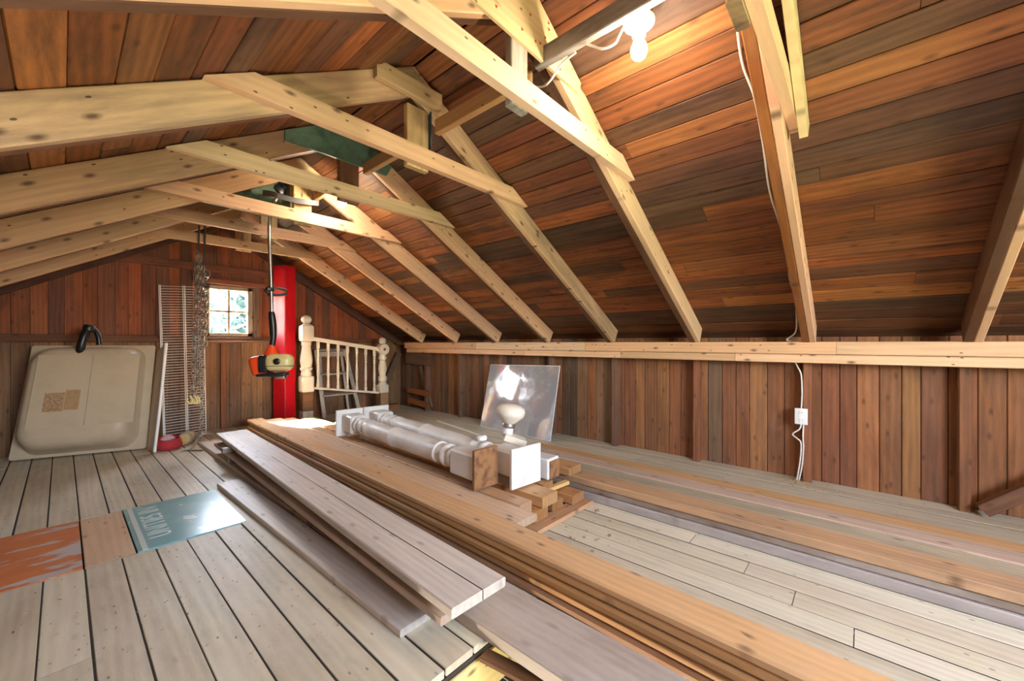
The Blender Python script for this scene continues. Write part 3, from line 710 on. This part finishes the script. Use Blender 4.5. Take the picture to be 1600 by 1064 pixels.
column('white turned porch column with white square end plate, beyond the first', (1.836, 1.50), (2.038, 3.58), .290, .074, False)
t = thing('post_offcut', 'short white square post with rotten brown end, right of the columns', 'post', (2.03, 1.40, .158))
F = frame((2.055, 1.50, .228), (-.02, 1, 0), (0, 0, 1))
rbox('post', (.32, .125, .13), F @ T(.12, 0, .003), M_WHITE, t, .008, 1)
rbox('rotten_end', (.012, .10, .11), F @ T(-.045, 0, 0), M_ROT, t, .004, 1, c('#7a4a2a'))
# mushroom finial
FM = T(1.975, 1.79, .378) @ RZ(-40) @ RY(9)
t = thing('column_cap', 'white mushroom-shaped turned cap standing on the columns before the mirror', 'cap', (1.975, 1.79, .372))
lathe('neck', [(.036, 0), (.036, .055)], FM @ T(0, 0, .022), M_WHITE, t, 20)
lathe('collar', [(.042, 0), (.044, .006), (.044, .024), (.040, .03)], FM @ T(0, 0, .077), M_RUST, t, 20)
lathe('dome', [(.040, 0), (.090, .048), (.096, .062), (.098, .085), (.090, .104), (.07, .118), (.04, .126), (.01, .128)], FM @ T(0, 0, .107), M_IVORY, t, 28, 40)
rbox('base_plate', (.15, .12, .045), T(1.99, 1.76, .374) @ RZ(-45) @ RY(20) @ T(.02, 0, .010), M_IVORY, t, .003, 1)
t = lathe('round_knob', [(.02, 0), (.034, .004), (.036, .022), (.03, .03), (.012, .034)], T(1.88, 1.93, .362), M_PORC, None, 20); tag(t, 'small round white knob lying left of the mushroom cap', 'knob')
o = tube('white_stick', [(3.24, 4.16, .008), (3.01, 3.02, .008)], .007, M_PLASTIC, None, 8, 1); tag(o, 'thin white stick lying on the floor left of the mirror', 'stick')
# leaning mirror
b0, b1, t0, t1 = V((3.412, 3.525, .004)), V((3.352, 2.425, .004)), atx(767, 570, 3.604), atx(875, 572, 3.548)
t = thing('mirror', 'large dusty frameless mirror sheet leaning on the right wall', 'mirror', b0)
n_ = (b1-b0).cross(t0-b0).normalized()
if n_.x > 0: n_ = -n_
cs = [b0, b1, t1, t0]
F = frame((b0+b1+t0+t1)/4, t0-b0, n_)
Fi = F.inverted()
prism('glass_sheet', [tuple((Fi @ q)[:2]) for q in cs], F, .006, M_MIRROR, t)
g = Geo()
for i in range(4): g.add(tube_geo([cs[i], cs[(i+1) % 4]], .0042, 6))
o = g.build('ground_edge', M_PLASTIC, t, 40)

# ------------------------------------------------------------------ far end: railing, ladder, locker, shelf, tub
def newel(parent, x, y, h, k, side):
    F = T(x, y, 0)
    n = thing_part = bpy.data.objects.new('newel_post', None); link(n, parent, F)
    if side == 'L':
        rbox('foot', (.13, .13, .16), F @ T(0, 0, .08), M_GREY, n, .006, 1, c('#b8aea2'))
        rbox('bare_base', (.13, .13, .24), F @ T(0, 0, .28), M_WALL, n, .006, 1, c('#7d5634'))
        rbox('base_block', (.145, .145, .20), F @ T(0, 0, .50), M_IVORY, n, .012, 1)
        lathe('turning', [(.06, .60), (.066, .63), (.055, .66), (.072, .685), (.074, .70), (.06, .715), (.066, .75), (.073, .79), (.068, .85), (.055, .93), (.05, .98), (.058, 1.0), (.058, 1.02), (.055, 1.035)], F, M_IVORY, n, 24, 50)
        rbox('top_block', (.155, .155, .215), F @ T(0, 0, 1.143), M_IVORY, n, .035, 2)
        lathe('ball_finial', [(.05, 1.245), (.052, 1.258), (.03, 1.268), (.045, 1.28), (.062, 1.305), (.062, 1.33), (.048, 1.355), (.02, 1.37), (.004, 1.373)], F, M_IVORY, n, 24, 50)
    else:
        rbox('bare_base', (.125, .125, .30), F @ T(0, 0, .15), M_WALL, n, .006, 1, c('#a07a52'))
        rbox('base_block', (.135, .135, .12), F @ T(0, 0, .362), M_IVORY, n, .012, 1)
        lathe('turning', [(.055, .42), (.06, .44), (.045, .455), (.06, .48), (.062, .53), (.045, .555), (.05, .59), (.062, .64), (.055, .71), (.04, .77), (.055, .79), (.058, .81), (.05, .825), (.045, .86)], F, M_IVORY, n, 24, 50)
        b = lathe('top_disc', [(.075, -.06), (.082, -.045), (.082, .045), (.075, .06)], F @ T(0, 0, .93) @ RX(90), M_IVORY, n, 28, 40)
        lathe('mortise', [(.02, 0), (.02, .004)], F @ T(.0, -.0605, .93) @ RX(90), M_ROT, n, 8, 30, c('#7a4a30'))
        lathe('ball_finial', [(.03, 1.005), (.046, 1.02), (.05, 1.04), (.05, 1.065), (.038, 1.09), (.012, 1.102)], F, M_IVORY, n, 24, 50)
    return n
rl = thing('stair_railing', 'ivory stair railing with turned balusters standing by the red locker', 'railing', (2.06, 5.30, 0))
newel(rl, 2.055, 5.30, 1.37, 1, 'L'); newel(rl, 3.065, 5.20, 1.1, .9, 'R')
A, B = V((2.13, 5.293, 1.075)), V((2.99, 5.207, .935))
board('top_rail', A, B, (0, 0, 1), .06, .05, None, M_IVORY, rl)
A2, B2 = V((2.12, 5.294, .445)), V((3.0, 5.206, .31))
board('bottom_rail', A2, B2, (0, 0, 1), .055, .028, None, M_IVORY, rl)
for k in range(7):
    f = .085+.142*k
    tp = A.lerp(B, f); bt = A2.lerp(B2, f); h = tp.z-.025-bt.z-.014; x, y, z = bt.x, bt.y, bt.z+.014
    q = lambda r_, f_: (r_, f_*h)
    lathe('baluster', [q(.02, 0), q(.02, .09), q(.013, .10), q(.018, .12), q(.013, .14), q(.018, .16), q(.012, .185), q(.019, .30), q(.016, .5), q(.012, .66), q(.018, .69), q(.013, .72), q(.018, .75), q(.013, .78), q(.019, .81), q(.013, .84), q(.021, .855), q(.021, 1)],
          T(x, y, z), M_IVORY, rl, 12, 45)
# step ladder behind the railing
ld = thing('step_ladder', 'old white wooden stepladder leaning on the wall behind the railing', 'ladder', (2.6, 5.45, 0))
LP = lambda x, f: V((x, 5.42+.20*f, .93*f))
PC = c('#b9b0a2')
for (xb, xt) in ((2.335, 2.30), (2.835, 2.71)): board('side_rail', LP(xb, 0.005), LP(xt, 1), (0, -1, .2), .05, .025, PC, M_GREY, ld)
for f in (.33, .64): board('step', LP(2.335-.035*f+.012, f), LP(2.835-.125*f-.012, f), (0, -.2, 1), .07, .02, PC, M_GREY, ld)
board('top_step', LP(2.27, 1.0), LP(2.74, 1.0), (0, -.2, 1), .09, .022, PC, M_GREY, ld)
board('apron', LP(2.30, .93), LP(2.715, .93), (0, -1, .2), .07, .015, PC, M_GREY, ld)
for (xb, xt) in ((2.40, 2.36), (2.76, 2.66)): board('rear_leg', V((xb, 5.60, .005)), V((xt, 5.635, .90)), (0, -1, 0), .035, .02, PC, M_GREY, ld)
# red locker
lk = thing('red_locker', 'tall narrow red metal locker standing by the window', 'locker', (1.86, 5.5, 0))
pA, pB, pC = V((1.775, 5.61, 0)), V((1.857, 5.43, 0)), V((1.985, 5.468, 0)); pD = pA+pC-pB
prism('locker_body', [(q.x-1.86, q.y-5.5) for q in (pA, pB, pC, pD)], T(1.86, 5.5, 1.005), 1.985, M_RED, lk)
def onface(p, q, f, off): n = V(((q-p).y, -(q-p).x, 0)).normalized(); return p.lerp(q, f)+n*off
a = onface(pA, pB, .5, .004); F_ = frame((a.x, a.y, 1.0), (0, 0, 1), V(((pB-pA).y, -(pB-pA).x, 0)))
rbox('door', (1.93, (pB-pA).length*.9, .006), F_, M_RED, lk, .002, 1)
a = onface(pB, pC, .5, .004); F_ = frame((a.x, a.y, 1.0), (0, 0, 1), V(((pC-pB).y, -(pC-pB).x, 0)))
rbox('side_panel', (1.93, (pC-pB).length*.9, .006), F_, M_RED, lk, .002, 1)
tube('door_edge', [pB+V((-.004, -.006, .02)), pB+V((-.004, -.006, 1.98))], .007, M_RED, lk, 8, 1)
# wire closet shelf
ws = thing('wire_shelf', 'white coated wire closet shelf standing on end by the window', 'shelf', (.98, 5.45, 0))
tl, tr = aty(248, 445, 5.62), aty(318, 447, 5.60); bl, br = aty(256, 682, 5.33), aty(322, 673, 5.40); bl.z = .01; br.z = .01
def lerp2(u, v): return bl.lerp(br, u).lerp(tl.lerp(tr, u), v)
for u in (0, .03, .52, .56, 1.0): tube('rod', [lerp2(u, 0), lerp2(u, 1)], .0045, M_SHELFWIRE, ws, 6, 1)
g = Geo()
for k in range(58): v = .008+.984*k/57; g.add(tube_geo([lerp2(0, v), lerp2(1, v)], .0026, 5))
o = g.build('cross_wires', M_SHELFWIRE, ws, 60); o['kind'] = 'stuff'
# bathtub standing on end
A_, B_ = V((-.30, 5.47, 0)), V((.535, 5.145, 0)); U = (B_-A_).normalized(); W_ = V((U.y, -U.x, 0)); tilt = rad(7)
N_ = (W_*math.cos(tilt)+V((0, 0, 1))*math.sin(tilt)).normalized(); UPV = U.cross(N_)*-1
if UPV.z < 0: UPV = -UPV
TF = Mx(((U.x, UPV.x, N_.x, A_.x), (U.y, UPV.y, N_.y, A_.y), (U.z, UPV.z, N_.z, .008), (0, 0, 0, 1)))
WT, HT = (B_-A_).length, 1.0
tb = thing('bathtub', 'beige fibreglass bathtub stood on its side against the far wall', 'bathtub', (A_.x, A_.y, 0))
def rr(cx, cy, wx, wy, rd, n=6):
    out = []
    for k, (sx, sy) in enumerate(((1, 1), (-1, 1), (-1, -1), (1, -1))):
        for j in range(n+1):
            a = math.pi/2*(k+j/n); out.append((cx+sx*(wx/2-rd)+rd*math.cos(a), cy+sy*(wy/2-rd)+rd*math.sin(a)))
    return out
rings = []
for (z, wx, wy, rd, cx, cy) in ((0, WT, HT-.01, .02, WT/2, HT/2), (.012, WT, HT-.01, .02, WT/2, HT/2), (.014, WT*.86, HT*.94, .12, WT*.5, HT*.5), (.05, WT*.84, HT*.92, .13, WT*.5, HT*.505), (.16, WT*.81, HT*.88, .15, WT*.5, HT*.52), (.215, WT*.775, HT*.84, .15, WT*.5, HT*.53), (.24, WT*.70, HT*.77, .13, WT*.5, HT*.535), (.245, WT*.62, HT*.69, .12, WT*.5, HT*.535)):
    rings.append([(x, y, z) for x, y in rr(cx, cy, wx, wy, rd)])
LEAN = .065
lean = lambda x, y: (x+LEAN*y-.06*(y/HT)*(x-WT/2)*1.0, y)
vs_ = [(*lean(p[0], p[1]), p[2]) for r_ in rings for p in r_]; n = len(rings[0]); fs = [tuple(reversed(range(n)))]
for i in range(len(rings)-1):
    for k in range(n): j = (k+1) % n; fs.append((i*n+k, i*n+j, (i+1)*n+j, (i+1)*n+k))
fs.append(tuple(range((len(rings)-1)*n, len(rings)*n)))
mesh('tub_shell', vs_, fs, TF, M_TUB, tb, None, 50)
def tub_patch(name, u0, u1, v0, v1, z, t, mat, parent):
    return prism(name, [lean(u0*WT, v0), lean(u1*WT, v0), lean(u1*WT, v1), lean(u0*WT, v1)], TF @ T(0, 0, z), t, mat, parent)
for (ua, ub) in ((.185, .585), (.588, .955)):
    o = tub_patch('bottom_panel', ua, ub, .27, .885, .252, .012, M_TUB, tb)
    o['label'] = 'flat reinforcing panel on the tub bottom'
    PANEL = o if ua < .2 else PANEL
s = NT('worn_paper_label'); tcx = s.n('TexCoord').outputs['Object']
ln = s.n('TexWave', {'Vector': tcx, 'Scale': 22.0, 'Distortion': 1.2, 'Detail': 3.0, 'Detail Scale': 6.0}, bands_direction='Y').outputs[1]
nz = s.n('TexNoise', {'Vector': tcx, 'Scale': 60.0, 'Detail': 3.0}).outputs[0]
s.set(Base_Color=s.mix(s.math('MULTIPLY', s.math('GREATER_THAN', ln, .62), s.ramp(nz, .4, .6)), c('#b78f68'), c('#5a4233')), Roughness=.8)
tub_patch('paper_label', .28, .42, .40, .56, .2595, .002, s.m, PANEL)
tub_patch('glue_patch', .425, .53, .41, .58, .2595, .002, plain('bare_glue_patch', '#b08a60', .8, noise=.5, ncol='#8f6c48', nscale=30), PANEL)
AD = V((.10, -1, .0)).normalized(); UP2 = UPV+LEAN*.8*U
ap = lambda d, h, o=0: B_+AD*d+UP2*h+V((o, 0, .008))
q_ = [ap(0, 0), ap(.27, 0), ap(.27, 1.02), ap(0, .93)]; q2 = [p+V((.010, .001, 0)) for p in q_]
mesh('apron', q_+q2, [(0, 1, 2, 3), (7, 6, 5, 4), (0, 4, 5, 1), (1, 5, 6, 2), (2, 6, 7, 3), (3, 7, 4, 0)], None, M_TUB, tb)
tube('apron_lip', [ap(.27, .012), ap(.274, .5, .004), ap(.27, 1.02)], .013, M_TUBEDGE, tb, 8, 4)
dr = tube('drain_pipe', [TF @ V((.475, .90, .20)), TF @ V((.485, .945, .235)), TF @ V((.505, 1.05, .24)), TF @ V((.52, 1.12, .22))], .03, M_BLACK, tb, 14, 4)
lathe('coupling', [(.036, -.03), (.04, -.02), (.04, .02), (.036, .03)], TF @ T(.523, 1.125, .213) @ RX(-90) @ RY(10), M_BLACK, dr, 16)
tube('overflow_elbow', [TF @ V((.525, 1.13, .20)), TF @ V((.545, 1.12, .16)), TF @ V((.56, 1.06, .13)), TF @ V((.565, .99, .12))], .02, M_BLACK, tb, 12, 4)
lathe('drain_flange', [(.045, 0), (.045, .01), (.03, .03)], TF @ T(.475, .90, .20), M_BLACK, tb, 20)

# ------------------------------------------------------------------ hanging trimmer
TYY = 3.385
def tp(px, py, y=TYY): return aty(px, py, y)
tr = thing('string_trimmer', 'orange and cream string trimmer hanging engine-down from the truss', 'trimmer', tp(427, 588))
tube('shaft', [tp(424, 545), tp(424.5, 500), tp(423.5, 440), tp(421, 380), tp(421, 350), tp(425, 325), tp(432, 310), tp(440, 302)], .0125, M_STEEL, tr, 10, 5)
tube('grip', [tp(425, 541), tp(427, 525), tp(426, 505), tp(424.5, 492), tp(424, 487)], [.018+.008*math.sin(k/24*3.1) for k in range(25)], M_BLACK, tr, 12, 6)
rbox('trigger', (.012, .012, .05), T(*tp(431, 512)) , M_ORANGE, tr, .004)
lp = [tp(414, 455), tp(420, 449), tp(435, 450), tp(449, 454), tp(449, 459), tp(435, 461), tp(420, 461)]
hd = tube('loop_handle', lp, .011, M_BLACK, tr, 8, 1, True)
rbox('handle_clamp', (.05, .05, .03), T(*tp(421.5, 452)), M_BLACK, tr, .006)
ctr = tp(424, 552)
lathe('clutch_cover', [(.055, -.03), (.05, 0), (.035, .03), (.024, .055), (.016, .065)], T(*ctr), M_ORANGE, tr, 18)
e0 = tp(427, 570)
EF = T(*e0) @ RZ(-35)
rbox('engine_shroud', (.12, .15, .15), EF @ T(-.085, 0, -.005) @ RY(-12), M_ORANGE, tr, .035, 3)
rbox('cooling_fins', (.06, .13, .13), EF @ T(-.045, -.02, .01), M_BLACK, tr, .008)
rbox('fuel_tank', (.19, .13, .13), EF @ T(.055, -.035, .02), M_CREAM, tr, .045, 3)
rbox('muffler_guard', (.20, .12, .03), EF @ T(.0, -.01, -.072), M_BLACK, tr, .01)
lathe('tank_cap', [(.022, 0), (.024, .012), (.018, .016)], EF @ T(.06, -.105, .03) @ RX(90), M_BLACK, tr, 14)
rbox('tank_seam', (.192, .132, .004), EF @ T(.055, -.035, -.005), M_BLACK, tr, .001, 1)
for kk in range(4): rbox('fin_slot', (.004, .132, .09), EF @ T(-.072+.018*kk, -.0215, .012), M_DARKMETAL, tr, 0)
rbox('starter', (.07, .08, .03), EF @ T(.06, -.02, -.09), M_STEEL, tr, .008)
tube('throttle_cable', [tp(427, 540), tp(433, 547), tp(438, 556), tp(438, 562)], .004, M_BLACK, tr, 6)
hx = tp(441, 292)
lathe('spool_head', [(.02, -.045), (.045, -.04), (.05, -.01), (.04, 0), (.018, .012), (.018, .04)], T(hx.x-.005, hx.y, hx.z-.01) @ RX(60) @ RY(20), M_DARKMETAL, tr, 16)
for dx in (-.03, .03): lathe('bump_knob', [(.018, 0), (.02, .012), (.012, .022)], T(hx.x+dx, hx.y-.04, hx.z+.02) @ RX(80), M_BLACK, tr, 12)
gp = [V((.985, 3.33, 2.135)), V((1.02, 3.245, 2.115)), V((1.10, 3.215, 2.10)), V((1.20, 3.205, 2.10)), V((1.30, 3.21, 2.115)), V((1.35, 3.235, 2.13))]
gpp = smoothpts(gp, 5); g = Geo()
vs_ = []; fs = []
for i, p in enumerate(gpp):
    for dz, dy in ((.02, 0), (-.02, 0), (-.02, .005), (.02, .005)): vs_.append((p.x, p.y+dy, p.z+dz))
for i in range(len(gpp)-1):
    for k in range(4): j = (k+1) % 4; fs.append((4*i+k, 4*i+4+k, 4*i+4+j, 4*i+j))
fs += [(0, 1, 2, 3), tuple(4*(len(gpp)-1)+k for k in (3, 2, 1, 0))]
mesh('guard', vs_, fs, None, plain('grey_guard_plastic', '#5d5a56', .5), tr, None, 40)
tube('guard_bracket', [tp(440, 303), V((1.06, 3.30, 2.12)), V((1.06, 3.225, 2.105))], .007, M_DARKMETAL, tr, 6, 3)

# ------------------------------------------------------------------ hanging chains
def chain_strand(name, a, b, parent, pitch=.046, r=.0052, w_=.016, mat=M_RUST, sway=.005):
    a, b = V(a), V(b); L = (b-a).length; n = max(2, int(L/pitch)); g = Geo(); ph = R.uniform(0, 90)
    for k in range(n):
        f = (k+.5)/n; p = a.lerp(b, f)+V((R.uniform(-sway, sway), R.uniform(-sway, sway), 0))
        F = frame(p, b-a, (math.cos(rad(ph+90*(k % 2))), math.sin(rad(ph+90*(k % 2))), .01))
        h = pitch*.66; pts = []
        for j in range(8):
            q = 2*math.pi*j/8; pts.append(V((h*math.cos(q), w_*math.sin(q), 0)))
        g.add(tube_geo(pts, r, 5, True), F)
    o = g.build(name, mat, parent, 60); o['kind'] = 'stuff'; return o
CY = TY[8]-.10
def cp(px, py, y=CY): return aty(px, py, y)
c1 = thing('tow_chain', 'bundle of hanging steel chain with pale yellow hooks, left of pair', 'chain', cp(302, 640), 0, 'hanging chains')
tube('strap', [cp(311, 352), cp(311, 362), cp(310, 392)], .008, M_STRAP, c1, 6, 3)
for (ta, ba, dy) in (((308, 392), (300, 618), 0), ((310, 395), (306, 625), .03), ((312, 398), (310, 600), .0)):
    chain_strand('chain_strand', cp(*ta, CY+dy), cp(*ba, CY+dy), c1)
for px in (297, 304, 308):
    p = cp(px, 622); tube('hook', [p+V((0, 0, .02)), p+V((.015, -.01, -.02)), p+V((0, -.015, -.05)), p+V((-.025, -.01, -.03)), p+V((-.02, 0, -.01))], .009, M_CREAM, c1, 8)
c2 = thing('tow_chain', 'longer hanging steel chain reaching almost to the floor, right of pair', 'chain', cp(314, 685), 0, 'hanging chains')
tube('strap', [cp(320, 353), cp(320, 375), cp(319, 415)], .009, M_STRAP, c2, 6, 3)
for (ta, ba, dy) in (((318, 415), (314, 684), .0), ((322, 428), (321, 540), .0)):
    chain_strand('chain_strand', cp(*ta, CY+dy), cp(*ba, CY+dy), c2, .05, .0055, .017)
p = cp(321, 425); tube('hook', [p+V((0, 0, .03)), p+V((.03, -.01, .0)), p+V((.02, -.015, -.05)), p+V((-.01, -.01, -.04))], .01, M_STEEL, c2, 8)

# ------------------------------------------------------------------ small things on the floor at the far end
p = atz(264, 702, 0)
bgt = thing('cloth_bag', 'small open red cloth bag on the floor below the wire shelf', 'bag', p)
prof = [(.075, .002), (.098, .02), (.105, .05), (.09, .085), (.078, .10)]
vs_, fs = lathe_geo(prof, 20); vs_ = [(x*1.0+R.uniform(-.004, .004), y*.85, z*(1+.25*(y > 0)*(z > .06))) for x, y, z in vs_]; fs = fs[:-1]
mesh('bag_body', vs_, fs, T(p.x, p.y, 0), M_CANVAS, bgt, None, 60)
fl = [(x*.7, y*.3+.07, z*.7+.085) for x, y, z in lathe_geo([(.08, 0), (.085, .015), (.05, .05), (.02, .06)], 16)[0]]
mesh('bag_flap', fl, lathe_geo([(.08, 0), (.085, .015), (.05, .05), (.02, .06)], 16)[1], T(p.x, p.y, 0), M_PINK, bgt, None, 60)
rbox('dark_contents', (.13, .10, .02), T(p.x, p.y-.01, .078), M_BLACK, bgt, .004)
for k in range(4): rbox('white_tag', (.05, .012, .004), T(p.x-.03+.02*k, p.y-.02+.01*k, .096) @ RZ(25*k) @ RY(20), M_PLASTIC, bgt, 0)
q = atz(292, 693, 0); tw = thing('twine_roll', 'roll of straw-coloured twine lying beside the red bag', 'roll', q)
F = frame((q.x, q.y, .062), (.45, .9, 0), (0, 0, 1))
lathe('twine', [(.03, -.10), (.052, -.09), (.056, -.05), (.060, 0), (.056, .05), (.052, .09), (.03, .10)], F @ RY(90), M_TWINE, tw, 18)
for k in (-.05, 0, .05): tube('cord_wrap', [F @ V((k+.01*math.sin(a), .0605*math.cos(a), .0605*math.sin(a))) for a in [i*math.pi/6 for i in range(12)]], .004, M_ROPE, tw, 6, 1, True)
lathe('core', [(.025, 0), (.025, .012)], F @ T(-.105, 0, 0) @ RY(90), M_TAN2, tw, 14)
hp = [atz(300, 702, .013), atz(306, 690, .02), atz(312, 680, .05), atz(322, 676, .06), atz(331, 678, .055), atz(336, 682, .05)]
o = tube('hose', [atz(283, 703, .013), atz(296, 701, .013), atz(304, 694, .02)]+[aty(309, 685, 4.95), aty(318, 678, 4.98), aty(328, 678, 4.99), aty(335, 684, 4.98)], .012, M_ROPE); tag(o, 'short dirty hose curling on the floor under the chains', 'hose')
q = atz(303, 699, 0); o = rbox('small_tool', (.16, .02, .012), T(q.x-.02, q.y-.16, .007) @ RZ(-50), M_STEEL, None, .003); tag(o, 'small steel tool lying before the twine roll', 'tool')
# loose boards in the far right corner
o = board('corner_brace', (3.60, 5.60, .86), (3.27, 5.61, .20), (0, -1, 0), .09, .03, c('#6f5a46'), M_WALL); tag(o, 'diagonal grey-brown brace nailed across the far right corner', 'brace')
for a, b, h, col, lab in (((3.60, 5.36, .285), (3.60, 4.80, .265), .085, '#9a5c30', 'orange-brown cross board above the gap at the corner'), ((3.60, 5.34, .125), (3.60, 4.82, .09), .085, '#a8652f', 'orange-brown cross board at the bottom of the corner wall'),
                          ((3.615, 5.42, .80), (3.615, 4.77, .78), .20, '#6a5240', 'grey-brown cross board under the rail at the corner')):
    o = board('cross_board', a, b, (-1, 0, 0), h, .03, c(col), M_WALL); tag(o, lab, 'board')
o = board('corner_brace', (3.66, 5.12, .66), (3.66, 4.84, .05), (-1, 0, 0), .07, .03, c('#7d6a58'), M_WALL); tag(o, 'steep grey brace behind the orange-brown cross boards', 'brace')
o = rbox('wood_block', (.40, .12, .07), T(3.30, 5.50, .036) @ RZ(-12), M_WALL, None, .005, 1, c('#9c6434')); tag(o, 'orange-brown wood block on the floor in the far right corner', 'block')
# brace at the near right corner
a = atx(1545, 806, 3.56); b = atx(1640, 742, 3.56)
o = board('wall_brace', (3.575, -.53, .04), (3.575, -.90, .38), (-1, 0, 0), .07, .07, c('#84573a'), M_WALL); tag(o, 'diagonal brown brace at the foot of the wall, far right', 'brace')

# crumbs of wood on the boards
def crumbs(n, fx, fy_, z, s0, s1, mat, name, label, cat):
    g = Geo()
    for k in range(n):
        x, y = fx(), fy_(); s_ = R.uniform(s0, s1)
        M = T(x, y, z+s_*.12) @ RZ(R.uniform(0, 180)) @ RX(R.uniform(-15, 15))
        g.add(board_geo(s_, s_*R.uniform(.2, .6), s_*.2, 0, 0, s_*.03), M)
    o = g.build(name, mat); o['kind'] = 'stuff'; o['label'] = label; o['category'] = cat
crumbs(260, lambda: R.gauss(3.54, .05), lambda: R.gauss(.33, .09), 0, .004, .014, M_CHIP, 'sawdust', 'pale sawdust and chips on the floor below the outlet', 'sawdust')
crumbs(420, lambda: R.uniform(2.86, 3.32), lambda: R.uniform(-1, 5), 0, .003, .012, M_CHIP, 'floor_crumbs', 'scattered wood crumbs on the floor along the right wall', 'debris')
crumbs(18, lambda: R.uniform(1.7, 2.2), lambda: R.uniform(.95, 1.25), 0, .006, .03, M_CHIP, 'bark_chips', 'bark chips on the floor before the lumber ends', 'debris')
crumbs(160, lambda: R.uniform(-.2, .70), lambda: R.uniform(1.3, 2.6), 0, .003, .010, M_CHIP, 'floor_grit', 'dark grit scattered on the left floor boards', 'debris')

# ------------------------------------------------------------------ outside the window
gr = mesh('lawn', [(-40, 5.9, -2.7), (40, 5.9, -2.7), (40, 60, -2.2), (-40, 60, -2.2), (-40, -40, -2.7), (40, -40, -2.7), (40, -2.2, -2.7), (-40, -2.2, -2.7)], [(0, 1, 2, 3), (4, 5, 6, 7)], None, M_GRASS); struct(gr); gr.name = 'ground'
def tree(x, y, h, r_, label):
    t = thing('tree', label, 'tree', (x, y, -2.5), 0, 'trees outside the window')
    tube('trunk', [(x, y, -2.5), (x+.1, y, -2.5+h*.3), (x, y, -2.5+h*.6)], [.2-.008*k for k in range(13)], M_BARK, t, 8)
    g = Geo()
    for k in range(2000):
        a = R.uniform(0, 6.28); u = R.uniform(-1, 1); q = (1-abs(u)**2)**.5*r_*R.uniform(.5, 1.05)
        p = V((x+q*math.cos(a), y+q*math.sin(a), -2.5+h*.62+u*h*.4)); s_ = R.uniform(.2, .42)
        M = T(*p) @ Mx.Rotation(R.uniform(0, 6), 4, V((R.uniform(-1, 1), R.uniform(-1, 1), R.uniform(-1, 1))).normalized())
        g.add(([(-s_, 0, 0), (0, -s_*.6, .03), (s_, 0, 0), (0, s_*.6, .03), (0, 0, .06)], [(0, 1, 4), (1, 2, 4), (2, 3, 4), (3, 0, 4), (0, 3, 2, 1)]), M)
    o = g.build('foliage', M_LEAF, t); o['kind'] = 'stuff'
tree(1.4, 17, 6.0, 2.2, 'leafy tree outside seen in the left panes of the window')
tree(6.2, 20, 6.6, 2.4, 'leafy tree outside seen in the right panes of the window')
tree(9.6, 26, 7.5, 2.6, 'leafy tree outside beyond the right edge of the window')

sh = thing('shed', 'small pale blue shed outside at the lower left of the window', 'shed', (1.55, 12.5, -2.6))
rbox('shed_wall', (1.7, 1.6, 2.0), T(1.55, 12.5, -1.6), M_HOUSE, sh, .01, 1)
prism('shed_roof', [(-1.0, 0), (1.0, 0), (0, .5)], T(1.55, 12.5, -.6) @ RX(90), 1.8, M_TIN, sh)
